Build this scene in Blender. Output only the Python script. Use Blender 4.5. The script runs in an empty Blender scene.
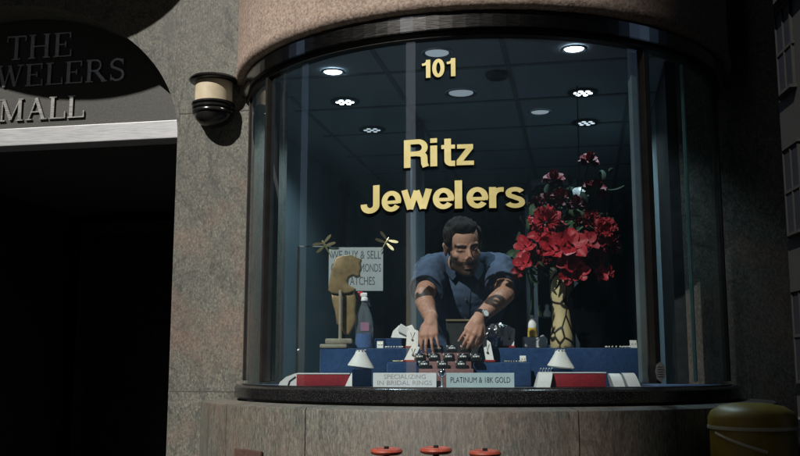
import bpy, bmesh, math, random
from mathutils import Vector, Matrix, noise
R_ = math.radians
S = bpy.context.scene
COL = S.collection
random.seed(7)

# ------------------------------------------------------------------ camera
F_PX, PITCH = 940.0, 0.1465
CAM = Vector((-0.39, -4.55, 1.6))
cd = bpy.data.cameras.new('camera'); cam = bpy.data.objects.new('camera', cd); COL.objects.link(cam)
cam.location = CAM; cam.rotation_euler = (math.pi/2 + PITCH, 0, 0)
cd.sensor_width = 36; cd.lens = F_PX/800*36; cd.clip_end = 600; cd.clip_start = .05
S.camera = cam
# ------------------------------------------------------------------ sky, sun, exposure
SUN_EL, SUN_AZ = 41.0, 34.0                       # azimuth to the left of straight back
w = bpy.data.worlds.new("World"); S.world = w; w.use_nodes = True
nt = w.node_tree; nt.nodes.clear()
sky = nt.nodes.new('ShaderNodeTexSky'); sky.sky_type = 'NISHITA'; sky.sun_disc = False
sky.sun_elevation = R_(SUN_EL); sky.sun_rotation = R_(180 + SUN_AZ)
bg = nt.nodes.new('ShaderNodeBackground'); bg.inputs['Strength'].default_value = .05
wo = nt.nodes.new('ShaderNodeOutputWorld')
nt.links.new(sky.outputs[0], bg.inputs[0]); nt.links.new(bg.outputs[0], wo.inputs[0])
SD = Vector((-math.sin(R_(SUN_AZ))*math.cos(R_(SUN_EL)), -math.cos(R_(SUN_AZ))*math.cos(R_(SUN_EL)), math.sin(R_(SUN_EL))))
sl = bpy.data.lights.new('sun', 'SUN'); sl.energy = 5.0; sl.angle = R_(.53); sl.color = (1, .95, .88)
so = bpy.data.objects.new('sun', sl); COL.objects.link(so)
so.rotation_euler = SD.to_track_quat('Z', 'Y').to_euler()
S.view_settings.view_transform = 'Standard'; S.view_settings.look = 'None'
S.view_settings.exposure = -0.05; S.view_settings.gamma = 1; S.view_settings.use_curve_mapping = False

# ------------------------------------------------------------------ measuring helpers
def ray(px, py):
    a = (px-400)/F_PX; b = (228-py)/F_PX
    c, s = math.cos(PITCH), math.sin(PITCH)
    return Vector((a, c-b*s, s+b*c))
def P(px, py, Y):
    r = ray(px, py); return CAM + r*((Y-CAM.y)/r.y)
def Pz(px, py, z):
    r = ray(px, py); return CAM + r*((z-CAM.z)/r.z)
def PR(px, py, R):
    r = ray(px, py); A = r.x*r.x+r.y*r.y; B = CAM.x*r.x+CAM.y*r.y; D = CAM.x**2+CAM.y**2-R*R
    return CAM + r*((-B-math.sqrt(B*B-A*D))/A)
ANG = R_(11)
UV_U = Vector((math.cos(ANG), -math.sin(ANG), 0)); UV_V = Vector((math.sin(ANG), math.cos(ANG), 0))
def W(u, v, z=0): return UV_U*u + UV_V*v + Vector((0, 0, z))
def Pv(px, py, v):
    r = ray(px, py); return CAM + r*((v-CAM.dot(UV_V))/r.dot(UV_V))
def phi_of(p): return math.atan2(p.x, -p.y)
def cyl(R, phi, z): return Vector((R*math.sin(phi), -R*math.cos(phi), z))

# ------------------------------------------------------------------ materials
def mat(name, col=(.5,.5,.5), rough=.6, metal=0, spec=.5, emit=None, es=0):
    m = bpy.data.materials.new(name); m.use_nodes = True
    b = m.node_tree.nodes['Principled BSDF']
    b.inputs['Base Color'].default_value = (*col, 1); b.inputs['Roughness'].default_value = rough
    b.inputs['Metallic'].default_value = metal; b.inputs['Specular IOR Level'].default_value = spec
    if emit: b.inputs['Emission Color'].default_value = (*emit, 1); b.inputs['Emission Strength'].default_value = es
    return m
def N(m, t, **k):
    n = m.node_tree.nodes.new(t)
    for a, v in k.items(): setattr(n, a, v)
    return n
def L(m, a, b): m.node_tree.links.new(a, b)
def pos(m, scale=(1,1,1), rot=(0,0,0)):
    g = N(m, 'ShaderNodeNewGeometry'); mp = N(m, 'ShaderNodeMapping')
    mp.inputs['Scale'].default_value = scale; mp.inputs['Rotation'].default_value = rot
    L(m, g.outputs['Position'], mp.inputs[0]); return mp.outputs[0]
def ntex(m, vec, scale, detail=4, rough=.6, dist=0):
    n = N(m, 'ShaderNodeTexNoise'); n.inputs['Scale'].default_value = scale; n.inputs['Detail'].default_value = detail
    n.inputs['Roughness'].default_value = rough; n.inputs['Distortion'].default_value = dist
    L(m, vec, n.inputs['Vector']); return n.outputs['Fac']
def ramp(m, fac, stops):
    r = N(m, 'ShaderNodeValToRGB'); e = r.color_ramp.elements
    while len(e) < len(stops): e.new(.5)
    for i, (p, c) in enumerate(stops):
        e[i].position = p; e[i].color = (*c, 1) if len(c) == 3 else c
    L(m, fac, r.inputs[0]); return r.outputs[0]
def mix(m, f, a, b, mode='MIX'):
    x = N(m, 'ShaderNodeMix'); x.data_type = 'RGBA'; x.blend_type = mode
    for i, v in ((0, f), (6, a), (7, b)):
        if hasattr(v, 'links'): L(m, v, x.inputs[i])
        elif i == 0: x.inputs[0].default_value = v
        else: x.inputs[i].default_value = (*v, 1)
    return x.outputs[2]
def math_(m, op, a, b=None):
    x = N(m, 'ShaderNodeMath', operation=op)
    for i, v in ((0, a), (1, b)):
        if v is None: continue
        if hasattr(v, 'links'): L(m, v, x.inputs[i])
        else: x.inputs[i].default_value = v
    return x.outputs[0]
def setc(m, c): L(m, c, m.node_tree.nodes['Principled BSDF'].inputs['Base Color'])
def bump(m, h, st=.3, d=.004):
    b = N(m, 'ShaderNodeBump'); b.inputs['Strength'].default_value = st; b.inputs['Distance'].default_value = d
    L(m, h, b.inputs['Height']); L(m, b.outputs[0], m.node_tree.nodes['Principled BSDF'].inputs['Normal'])
def mottled(name, c1, c2, scale=20, rough=.6, metal=0, bs=.2, bd=.002, detail=5):
    m = mat(name, c1, rough, metal); f = ntex(m, pos(m), scale, detail)
    setc(m, ramp(m, f, [(.3, c1), (.7, c2)])); bump(m, f, bs, bd); return m

def granite(name, pink=.6, streak=(1, 1, .6), gain=1.0):
    m = mat(name, rough=.55, spec=.35)
    v = pos(m)
    # slow warp gives the swirling veins
    wn = N(m, 'ShaderNodeTexNoise'); wn.inputs['Scale'].default_value = 3.2; wn.inputs['Detail'].default_value = 3
    L(m, v, wn.inputs['Vector'])
    add = N(m, 'ShaderNodeVectorMath', operation='MULTIPLY_ADD'); add.inputs[1].default_value = (.07, .07, .07)
    L(m, wn.outputs['Color'], add.inputs[0]); L(m, v, add.inputs[2])
    mp = N(m, 'ShaderNodeMapping'); mp.inputs['Scale'].default_value = streak; mp.inputs['Rotation'].default_value = (.3, .25, 0)
    L(m, add.outputs[0], mp.inputs[0]); wv = mp.outputs[0]
    fine = ntex(m, wv, 130, 6, .85)
    base = ramp(m, fine, [(.34, (.03, .032, .03)), (.45, (.13, .13, .115)), (.56, (.25, .24, .21)), (.68, (.46, .43, .37))])
    vein = ntex(m, wv, 16, 6, .7, .6)
    vm = ramp(m, vein, [(.38, (1, 1, 1)), (.47, (.15, .15, .15)), (.56, (0, 0, 0))])
    c = mix(m, math_(m, 'MULTIPLY', vm, .6), base, (.1, .11, .1))
    # dark closed veins
    d2 = ntex(m, wv, 3.6, 5, .6, 1.2)
    line = math_(m, 'ABSOLUTE', math_(m, 'SUBTRACT', d2, .5))
    lm = ramp(m, line, [(0, (1, 1, 1)), (.008, (.3, .3, .3)), (.02, (0, 0, 0))])
    c = mix(m, math_(m, 'MULTIPLY', lm, .75), c, (.045, .055, .05))
    # pink felspar clouds
    pk = ntex(m, v, 2.6, 5, .65, .4)
    z = N(m, 'ShaderNodeSeparateXYZ'); L(m, v, z.inputs[0])
    zc = math_(m, 'ABSOLUTE', math_(m, 'SUBTRACT', z.outputs[2], 1.74))
    pk2 = math_(m, 'SUBTRACT', pk, math_(m, 'MULTIPLY', zc, .34))
    pf = ramp(m, pk2, [(.33, (0, 0, 0)), (.50, (pink, pink, pink))])
    pfine = ntex(m, wv, 100, 5, .8)
    pc = ramp(m, pfine, [(.36, (.10, .06, .05)), (.5, (.30, .17, .135)), (.64, (.46, .31, .25))])
    c = mix(m, pf, c, pc)
    sp = ntex(m, v, 420, 2, .5)
    c = mix(m, ramp(m, sp, [(.3, (.65, .65, .65)), (.42, (0, 0, 0))]), c, (.03, .03, .03))
    big = ntex(m, v, 1.7, 3)
    c = mix(m, 1.0, c, ramp(m, big, [(.3, (.74*gain, .75*gain, .73*gain)), (.7, (1.03*gain, 1.05*gain, 1.0*gain))]), 'MULTIPLY')
    setc(m, c)
    bump(m, math_(m, 'ADD', fine, math_(m, 'MULTIPLY', sp, .5)), .25, .0015)
    return m
M = {}
M['granite'] = granite('banded_granite', .5, (1, 1, .6), .74)
M['granite_low'] = granite('streaked_granite', .35, (1.3, 1.3, .24), .60)
def concrete():
    m = mat('pink_concrete', rough=.9, spec=.2); v = pos(m)
    a = ntex(m, v, 75, 4, .6); g = ntex(m, v, 260, 3, .6); b = ntex(m, v, 3, 4)
    c = ramp(m, a, [(.28, (.17, .125, .102)), (.5, (.32, .252, .212)), (.72, (.45, .38, .325))])
    c = mix(m, ramp(m, g, [(.64, (0, 0, 0)), (.72, (.9, .9, .9))]), c, (.72, .68, .62))
    c = mix(m, ramp(m, g, [(.28, (.8, .8, .8)), (.36, (0, 0, 0))]), c, (.1, .065, .05))
    c = mix(m, 1.0, c, ramp(m, b, [(.3, (.8, .78, .77)), (.7, (1.08, 1.05, 1.02))]), 'MULTIPLY')
    setc(m, c); bump(m, math_(m, 'ADD', a, math_(m, 'MULTIPLY', g, .25)), .6, .006); return m
M['concrete'] = concrete()
def black_granite():
    m = mat('polished_black_granite', rough=.13, spec=.5); v = pos(m)
    a = ntex(m, v, 300, 3, .7)
    setc(m, ramp(m, a, [(.5, (.006, .006, .007)), (.68, (.05, .05, .05)), (.78, (.2, .19, .18))]))
    r = ramp(m, ntex(m, v, 30, 4), [(.3, (.13, .13, .13)), (.75, (.32, .32, .32))])
    L(m, r, m.node_tree.nodes['Principled BSDF'].inputs['Roughness']); bump(m, a, .08, .0006); return m
M['sill'] = black_granite()
def brushed(name, col, rough, var=.12, sc=(6, 6, 160)):
    m = mat(name, col, rough, 1.0); f = ntex(m, pos(m, sc), 4, 4)
    L(m, ramp(m, f, [(.3, (rough-var,)*3), (.7, (rough+var,)*3)]), m.node_tree.nodes['Principled BSDF'].inputs['Roughness'])
    bump(m, f, .12, .001); return m
M['band'] = brushed('bronze_steel', (.36, .35, .34), .17, .05)
M['frame'] = mottled('dark_bronze', (.022, .021, .02), (.045, .041, .037), 12, .4, .5, .05)
M['steel'] = brushed('brushed_steel', (.62, .63, .66), .4)
M['fin'] = mottled('pale_blue_steel', (.13, .19, .21), (.24, .31, .33), 8, .4, .2)
M['alu'] = brushed('weathered_aluminium', (.43, .44, .46), .42, .12, (2.5, 2.5, 60)); M['alu'].node_tree.nodes['Principled BSDF'].inputs['Metallic'].default_value = .4
M['tymp'] = mottled('grey_painted_plate', (.035, .035, .033), (.065, .065, .06), 120, .55, .2)
M['letter_metal'] = brushed('satin_letter_metal', (.42, .42, .41), .34)
M['black'] = mottled('black_paint', (.012, .012, .012), (.03, .03, .03), 30, .4)
M['gloss_black'] = mottled('gloss_black_enamel', (.008, .008, .009), (.02, .02, .02), 12, .22, bs=.05)
M['pane_dull'] = mat('dull_dark_pane', (.012, .014, .018), .75, spec=.1)
M['cream'] = mottled('cream_enamel', (.5, .42, .29), (.62, .54, .39), 25, .5)
M['gold'] = mottled('pale_gold_leaf', (.50, .43, .16), (.64, .56, .25), 14, .5, .15, .05)
M['gold_backing'] = mat('black_letter_backing', (.004, .004, .004), 1, spec=0)
M['goldm'] = mottled('gilt_metal', (.85, .68, .34), (.9, .78, .48), 60, .28, .9)
M['room'] = mottled('dark_room_wall', (.2, .27, .30), (.26, .33, .36), 3, .7)
M['ceil'] = mottled('grey_ceiling_tile', (.30, .35, .38), (.36, .41, .44), 260, .85)
M['ceil_grid'] = mottled('ceiling_tee', (.17, .19, .2), (.2, .22, .23), 30, .6)
def felt():
    m = mat('blue_velvet', (.02, .065, .2), .95, spec=.1); v = pos(m)
    f = ntex(m, v, 60, 6, .7); g = ntex(m, v, 8, 4)
    c = ramp(m, f, [(.3, (.012, .036, .10)), (.7, (.026, .066, .16))])
    setc(m, mix(m, 1.0, c, ramp(m, g, [(.3, (.75, .78, .8)), (.7, (1.15, 1.1, 1.1))]), 'MULTIPLY'))
    m.node_tree.nodes['Principled BSDF'].inputs['Sheen Weight'].default_value = .3
    bump(m, f, .3, .001); return m
M['felt'] = felt()
M['bustbase'] = mat('dark_blue_velvet', (.006, .014, .035), 1, spec=0)
M['redv'] = mottled('red_velvet', (.2, .006, .012), (.33, .012, .02), 90, .85)
M['white'] = mottled('white_leatherette', (.68, .66, .62), (.78, .76, .72), 150, .55, bs=.25)
M['card'] = mottled('white_card', (.74, .74, .73), (.8, .8, .78), 15, .6)
M['card2'] = mottled('pale_green_card', (.42, .52, .52), (.5, .6, .6), 15, .5)
M['ink'] = mat('dark_ink', (.03, .035, .05), .6)
M['ink_pale'] = mat('faded_ink', (.42, .38, .36), .6)
M['pinkboard'] = mottled('pink_leather_board', (.17, .075, .07), (.25, .115, .105), 60, .6)
M['skin'] = None
def glass_mat(name, tint=(.75, .82, .86), rough=.0, ior=.05):
    m = bpy.data.materials.new(name); m.use_nodes = True; m.node_tree.nodes.clear()
    o = N(m, 'ShaderNodeOutputMaterial'); mx = N(m, 'ShaderNodeMixShader')
    t = N(m, 'ShaderNodeBsdfTransparent'); t.inputs[0].default_value = (*tint, 1)
    g = N(m, 'ShaderNodeBsdfGlossy'); g.inputs['Roughness'].default_value = rough
    lw = N(m, 'ShaderNodeLayerWeight'); lw.inputs['Blend'].default_value = .5     # facing term: the same from both sides of a thin pane
    f5 = math_(m, 'POWER', lw.outputs['Facing'], 5.0); fr = math_(m, 'ADD', math_(m, 'MULTIPLY', f5, .9), ior)
    L(m, fr, mx.inputs[0]); L(m, t.outputs[0], mx.inputs[1]); L(m, g.outputs[0], mx.inputs[2]); L(m, mx.outputs[0], o.inputs[0])
    return m
M['glass'] = glass_mat('shop_window_glass', (.84, .91, .93), 0, .13)
_m = M['glass']; _o = _m.node_tree.nodes['Material Output']; _s = _o.inputs[0].links[0].from_socket
_d = N(_m, 'ShaderNodeBsdfDiffuse'); _d.inputs[0].default_value = (.32, .52, .66, 1); _x = N(_m, 'ShaderNodeMixShader')
_n = ntex(_m, pos(_m, (1, 1, .45)), 5, 7, .65, .5); _n2 = ntex(_m, pos(_m), 70, 3)
_f = ramp(_m, _n, [(.3, (.009, .009, .009)), (.75, (.02, .02, .02))]); _f2 = ramp(_m, _n2, [(.62, (0, 0, 0)), (.8, (.012, .012, .012))])
L(_m, math_(_m, 'ADD', _f, _f2), _x.inputs[0]); L(_m, _s, _x.inputs[1]); L(_m, _d.outputs[0], _x.inputs[2]); L(_m, _x.outputs[0], _o.inputs[0])
M['glass_in'] = glass_mat('display_glass', (.9, .95, .95), .02, .05)
M['bottle'] = glass_mat('clear_bottle_plastic', (.85, .9, .94), .05, .12)
_m = M['bottle']; _o = _m.node_tree.nodes['Material Output']; _s = _o.inputs[0].links[0].from_socket
_d = N(_m, 'ShaderNodeBsdfDiffuse'); _d.inputs[0].default_value = (.55, .62, .68, 1); _x = N(_m, 'ShaderNodeMixShader'); _x.inputs[0].default_value = .13
L(_m, _s, _x.inputs[1]); L(_m, _d.outputs[0], _x.inputs[2]); L(_m, _x.outputs[0], _o.inputs[0])

# ------------------------------------------------------------------ object helpers
def org(p):
    v = Vector((0, 0, 0))
    while p is not None: v = v + p.location; p = p.parent
    return v
def tag(o, label=None, cat=None, group=None, kind=None):
    if label: o['label'] = label
    if cat: o['category'] = cat
    if group: o['group'] = group
    if kind: o['kind'] = kind
    return o
def thing(name, label, cat, loc=(0, 0, 0), group=None):
    o = bpy.data.objects.new(name, None); COL.objects.link(o); o.location = Vector(loc); o.empty_display_size = .05
    return tag(o, label, cat, group)
def obj(name, bm, m, parent=None, smooth=None, own_origin=False):
    """links bm (world coordinates) as one mesh object"""
    me = bpy.data.meshes.new(name)
    if isinstance(bm, bpy.types.Mesh): me = bm
    else:
        bmesh.ops.recalc_face_normals(bm, faces=bm.faces[:])
        bm.to_mesh(me); bm.free()
    off = org(parent)
    if off.length > 0: me.transform(Matrix.Translation(-off))
    for k in (m if isinstance(m, (list, tuple)) else [m]):
        if k: me.materials.append(k)
    o = bpy.data.objects.new(name, me); COL.objects.link(o)
    if parent is not None: o.parent = parent
    if smooth is not None:
        me.shade_smooth()
        if smooth < 180: me.set_sharp_from_angle(angle=R_(smooth))
    return o
def dup(root, loc, label=None, group=None, rot=None):
    r = root.copy(); COL.objects.link(r); r.location = Vector(loc)
    if rot is not None: r.rotation_euler = rot
    if label: r['label'] = label
    if group: r['group'] = group
    for ch in list(root.children):
        c = ch.copy(); COL.objects.link(c); c.parent = r
        for g in ch.children:
            d = g.copy(); COL.objects.link(d); d.parent = c
    return r
def BM(): return bmesh.new()
def add_box(bm, c, s, mtx=None, bev=0):
    """box centre c, full sizes s, optional 3x3 rotation"""
    r = bmesh.ops.create_cube(bm, size=1)
    vs = r['verts']
    bmesh.ops.scale(bm, vec=Vector(s), verts=vs)
    if bev > 0:
        es = list({e for v in vs for e in v.link_edges})
        q = bmesh.ops.bevel(bm, geom=es, offset=bev, segments=2, affect='EDGES', profile=.5)
        vs = [v for v in bm.verts if v in set(q['verts'])] if False else list({v for f in q['faces'] for v in f.verts} | {v for v in vs if v.is_valid})
    if mtx is not None: bmesh.ops.rotate(bm, verts=vs, matrix=mtx, cent=(0, 0, 0))
    bmesh.ops.translate(bm, vec=Vector(c), verts=vs)
def minmax(bm, a, b, bev=0):
    a, b = Vector(a), Vector(b); add_box(bm, (a+b)/2, [abs(x) for x in (b-a)], None, bev)
def add_tube(bm, pts, rad, seg=10, cap=True):
    """swept tube; rad is a number or list"""
    pts = [Vector(p) for p in pts]; n = len(pts)
    rr = rad if isinstance(rad, (list, tuple)) else [rad]*n
    rings = []; up = None
    for i, p in enumerate(pts):
        d = (pts[min(i+1, n-1)]-pts[max(i-1, 0)]).normalized()
        if up is None:
            up = Vector((0, 0, 1)) if abs(d.z) < .9 else Vector((1, 0, 0))
        x = d.cross(up).normalized(); y = x.cross(d).normalized(); up = y
        rings.append([bm.verts.new(p + (x*math.cos(t)+y*math.sin(t))*rr[i]) for t in [2*math.pi*k/seg for k in range(seg)]])
    for a, b in zip(rings, rings[1:]):
        for k in range(seg): bm.faces.new((a[k], a[(k+1) % seg], b[(k+1) % seg], b[k]))
    if cap: bm.faces.new(rings[0][::-1]); bm.faces.new(rings[-1])
def add_lathe(bm, prof, c=(0, 0, 0), seg=32, mtx=None, cap=True, a0=0, a1=2*math.pi):
    c = Vector(c); full = abs(a1-a0-2*math.pi) < 1e-6; n = seg if full else seg+1
    rings = []
    for r, z in prof:
        ring = []
        for k in range(n):
            a = a0+(a1-a0)*k/seg; v = Vector((r*math.cos(a), r*math.sin(a), z))
            if mtx is not None: v = mtx @ v
            ring.append(bm.verts.new(c+v))
        rings.append(ring)
    for a, b in zip(rings, rings[1:]):
        for k in range(n if full else n-1): bm.faces.new((a[k], a[(k+1) % n], b[(k+1) % n], b[k]))
    if cap and full:
        if prof[0][0] > 1e-4: bm.faces.new(rings[0][::-1])
        if prof[-1][0] > 1e-4: bm.faces.new(rings[-1])
        bmesh.ops.remove_doubles(bm, verts=[v for r_ in (rings[0], rings[-1]) for v in r_], dist=1e-6)
def ring_solid(bm, prof, f0, f1, n):
    """closed profile (list of (R, z)) swept round the bay from angle f0 to f1 (degrees), capped"""
    rings = []
    for k in range(n+1):
        f = R_(f0+(f1-f0)*k/n); rings.append([bm.verts.new(cyl(r, f, z)) for r, z in prof])
    m = len(prof)
    for a, b in zip(rings, rings[1:]):
        for j in range(m): bm.faces.new((a[j], b[j], b[(j+1) % m], a[(j+1) % m]))
    bm.faces.new(rings[0]); bm.faces.new(rings[-1][::-1])
def prism(bm, poly, d0, d1, fn):
    """extrude a 2D polygon between depth d0 and d1; fn(a, b, d) -> Vector"""
    A = [bm.verts.new(fn(a, b, d0)) for a, b in poly]; B = [bm.verts.new(fn(a, b, d1)) for a, b in poly]
    n = len(poly); fs = [bm.faces.new(A), bm.faces.new(B[::-1])]
    for i in range(n): bm.faces.new((A[i], B[i], B[(i+1) % n], A[(i+1) % n]))
    bmesh.ops.triangulate(bm, faces=fs)
def ico(bm, c, r, sub=2, scale=(1, 1, 1), mtx=None):
    q = bmesh.ops.create_icosphere(bm, subdivisions=sub, radius=r)['verts']
    bmesh.ops.scale(bm, vec=Vector(scale), verts=q)
    if mtx is not None: bmesh.ops.rotate(bm, verts=q, matrix=mtx, cent=(0, 0, 0))
    bmesh.ops.translate(bm, vec=Vector(c), verts=q); return q
def capsule(bm, a, b, ra, rb, seg=16, flat=False):
    a, b = Vector(a), Vector(b); d = b-a; ln = d.length
    q = d.to_track_quat('Z', 'Y').to_matrix() if ln > 1e-6 else Matrix.Identity(3)
    prof = []
    if flat: prof = [(ra, 0), (rb, ln)]
    else:
        for i in range(7):
            t = math.pi/2*i/6; prof.append((max(ra*math.sin(t), 1e-5 if i == 0 else 0), -ra*math.cos(t)))
        for i in range(7):
            t = math.pi/2*i/6; prof.append((max(rb*math.cos(t), 1e-5 if i == 6 else 0), ln+rb*math.sin(t)))
    add_lathe(bm, prof, a, seg, q)
def remeshed(bm, voxel, smooth=3, name='tmp'):
    me = bpy.data.meshes.new(name); bmesh.ops.recalc_face_normals(bm, faces=bm.faces[:]); bm.to_mesh(me); bm.free()
    o = bpy.data.objects.new(name, me); COL.objects.link(o)
    r = o.modifiers.new('r', 'REMESH'); r.mode = 'VOXEL'; r.voxel_size = voxel; r.use_smooth_shade = True
    if smooth:
        s = o.modifiers.new('s', 'SMOOTH'); s.factor = .6; s.iterations = smooth
    dg = bpy.context.evaluated_depsgraph_get(); dg.update()
    out = bpy.data.meshes.new_from_object(o.evaluated_get(dg))
    bpy.data.objects.remove(o); return out

# lettering -------------------------------------------------------------------
def arc(cx, cy, rx, ry, a0, a1, n=10):
    return [(cx+rx*math.cos(R_(a0+(a1-a0)*k/n)), cy+ry*math.sin(R_(a0+(a1-a0)*k/n))) for k in range(n+1)]
GLY = {   # bold grotesque: (advance, [(points, stroke width)])
 'R': (.78, [([(.1, 0), (.1, 1)], .2), ([(.1, .915), (.42, .915)]+arc(.42, .7, .2, .215, 80, -80)+[(.42, .485), (.1, .485)], .17), ([(.4, .485)]+arc(.44, .34, .16, .14, 75, 0, 5)+[(.61, .12), (.65, 0)], .19)]),
 'i': (.3, [([(.1, 0), (.1, .74)], .2), ([(.1, .84), (.1, 1.0)], .2)]),
 't': (.42, [([(.2, .96), (.2, .2)]+arc(.31, .19, .11, .115, 180, 270, 5)+[(.41, .075)], .19), ([(.02, .67), (.41, .67)], .14)]),
 'z': (.55, [([(.05, .665), (.5, .665)], .15), ([(.43, .63), (.1, .12)], .17), ([(.03, .075), (.52, .075)], .15)]),
 'J': (.62, [([(.47, 1), (.47, .28)]+arc(.275, .28, .195, .2, 0, -180, 12)+[(.08, .33)], .2)]),
 'e': (.62, [([(.1, .335), (.52, .335)], .12), ([(.5, .30)]+arc(.31, .37, .21, .295, 0, 325, 24), .165)]),
 'w': (.86, [([(.07, .74), (.24, .04)], .18), ([(.24, .04), (.42, .7)], .17), ([(.42, .7), (.6, .04)], .17), ([(.6, .04), (.77, .74)], .18)]),
 'l': (.3, [([(.1, 0), (.1, 1)], .2)]),
 'r': (.43, [([(.1, 0), (.1, .74)], .19), ([(.12, .42)]+arc(.34, .42, .22, .235, 165, 90, 6)+[(.4, .655)], .16)]),
 's': (.56, [(arc(.28, .535, .185, .13, 20, 180, 9)+arc(.27, .5, .17, .1, 200, 250, 4)+arc(.29, .22, .17, .13, 75, 0, 6)+arc(.27, .2, .195, .125, -5, -165, 10), .155)]),
 '1': (.52, [([(.33, 0), (.33, 1)], .2), ([(.05, .74), (.2, .77), (.3, .88), (.31, .97)], .13)]),
 '0': (.6, [(arc(.27, .5, .185, .42, 0, 360, 28), .18)]),
}
SERIF = {
 'T': (.95, [([(.05, .965), (.85, .965)], .07), ([(.45, 0), (.45, .95)], .15), ([(.27, .025), (.63, .025)], .05), ([(.065, .98), (.065, .76)], .05), ([(.835, .98), (.835, .76)], .05)]),
 'H': (1.05, [([(.18, 0), (.18, 1)], .15), ([(.78, 0), (.78, 1)], .15), ([(.2, .5), (.76, .5)], .05)]+[([(x-.15, y), (x+.15, y)], .05) for x in (.18, .78) for y in (.025, .975)]),
 'E': (.88, [([(.18, 0), (.18, 1)], .15), ([(.03, .975), (.74, .975)], .05), ([(.03, .025), (.78, .025)], .05), ([(.2, .51), (.55, .51)], .05), ([(.715, .98), (.715, .75)], .05), ([(.755, .02), (.755, .28)], .05), ([(.53, .62), (.53, .4)], .05)]),
 'J': (.65, [([(.4, 1), (.4, .2)]+arc(.22, .2, .18, .17, 0, -160, 8), .13), ([(.22, .975), (.58, .975)], .05)]),
 'W': (1.3, [([(.16, 1), (.42, .03)], .14), ([(.42, .03), (.66, .97)], .06), ([(.62, 1), (.88, .03)], .14), ([(.88, .03), (1.12, .97)], .06), ([(.02, .975), (.34, .975)], .05), ([(.98, .975), (1.26, .975)], .05)]),
 'L': (.82, [([(.18, 0), (.18, 1)], .15), ([(.03, .975), (.35, .975)], .05), ([(.03, .025), (.76, .025)], .05), ([(.735, .02), (.735, .3)], .05)]),
 'R': (1.0, [([(.18, 0), (.18, 1)], .15), ([(.05, .975), (.45, .975)]+arc(.45, .74, .2, .235, 80, -80)+[(.45, .505), (.2, .505)], .075), ([(.45, .5), (.82, .03)], .14), ([(.03, .025), (.35, .025)], .05), ([(.7, .025), (.95, .025)], .05)]),
 'S': (.72, [(arc(.35, .74, .24, .22, 30, 210, 10)+arc(.35, .27, .25, .24, 60, -150, 12), .1), ([(.58, .98), (.58, .72)], .04), ([(.1, .02), (.1, .3)], .04)]),
 'M': (1.2, [([(.16, 0), (.16, 1)], .05), ([(.2, .98), (.56, .05)], .14), ([(.56, .05), (.93, .97)], .05), ([(.95, 0), (.95, 1)], .15), ([(.02, .025), (.3, .025)], .05), ([(.8, .025), (1.1, .025)], .05), ([(.03, .975), (.25, .975)], .05), ([(.88, .975), (1.1, .975)], .05)]),
 'A': (1.02, [([(.16, .03), (.48, .99)], .055), ([(.46, .99), (.8, .03)], .14), ([(.27, .36), (.66, .36)], .05), ([(.02, .025), (.3, .025)], .05), ([(.64, .025), (.98, .025)], .05)]),
}
def stroke_poly(pts, wd):
    """two offset sides of a polyline, mitred"""
    cl = [pts[0]]
    for q in pts[1:]:
        if (Vector(q)-Vector(cl[-1])).length > .012: cl.append(q)
    pts = cl; n = len(pts); Lp, Rp = [], []
    for i in range(n):
        a = Vector(pts[max(i-1, 0)]); p = Vector(pts[i]); b = Vector(pts[min(i+1, n-1)])
        d1 = (p-a).normalized() if i > 0 else (b-p).normalized(); d2 = (b-p).normalized() if i < n-1 else d1
        t = (d1+d2); t = t.normalized() if t.length > 1e-6 else d1
        nn = Vector((-t.y, t.x)); k = 1/max(.5, nn.dot(Vector((-d1.y, d1.x))))
        Lp.append(p+nn*wd/2*k); Rp.append(p-nn*wd/2*k)
    return Lp, Rp
def glyph_bm(gl, fn, depth0, depth1, grow=0):
    """fn(x, y, d) -> world; each stroke a hair deeper than the last so no faces coincide"""
    bm = BM()
    for si, (pts, wd) in enumerate(gl):
        if grow:                                   # lengthen open ends as well
            p = [Vector(q) for q in pts]
            if (p[0]-p[-1]).length > 1e-3:
                p[0] = p[0]+(p[0]-p[1]).normalized()*grow; p[-1] = p[-1]+(p[-1]-p[-2]).normalized()*grow
            pts = [tuple(q) for q in p]
        Lp, Rp = stroke_poly(pts, wd+2*grow); e = si*.00015
        q = []
        # refine long strokes a little so that they follow the curved glass
        for (l, r) in zip(Lp, Rp):
            q.append([bm.verts.new(fn(l.x, l.y, depth1+e)), bm.verts.new(fn(r.x, r.y, depth1+e)), bm.verts.new(fn(r.x, r.y, depth0)), bm.verts.new(fn(l.x, l.y, depth0))])
        for a, b in zip(q, q[1:]):
            for j in range(4): bm.faces.new((a[j], b[j], b[(j+1) % 4], a[(j+1) % 4]))
        bm.faces.new(q[0]); bm.faces.new(q[-1][::-1])
    return bm
def font_mesh(txt, size, fn, align='CENTER', bold=0, spacing=1.0):
    c = bpy.data.curves.new('t', 'FONT'); c.body = txt; c.size = size; c.align_x = align; c.align_y = 'CENTER'; c.offset = bold
    c.space_line = spacing; c.resolution_u = 3
    o = bpy.data.objects.new('t', c); COL.objects.link(o)
    dg = bpy.context.evaluated_depsgraph_get(); dg.update()
    me = bpy.data.meshes.new_from_object(o.evaluated_get(dg)); bpy.data.objects.remove(o)
    for v in me.vertices: v.co = fn(v.co.x, v.co.y)
    return me
def struct(name, bm, m, **k):
    o = obj(name, bm, m, **k); o['kind'] = 'structure'; return o

# ================================================================== SETTING
GZ = .30                                          # pavement level
V0 = -.40                                         # face of the left wall in the building's own frame
UJ = -1.415                                       # door jamb
F0, F1 = -80.0, 76.0                              # where the bay meets the walls
Z_SILL, Z_SILLB, Z_BANDB, Z_BANDT, Z_CEIL = 1.52, 1.461, 2.866, 2.928, 3.05

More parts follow.
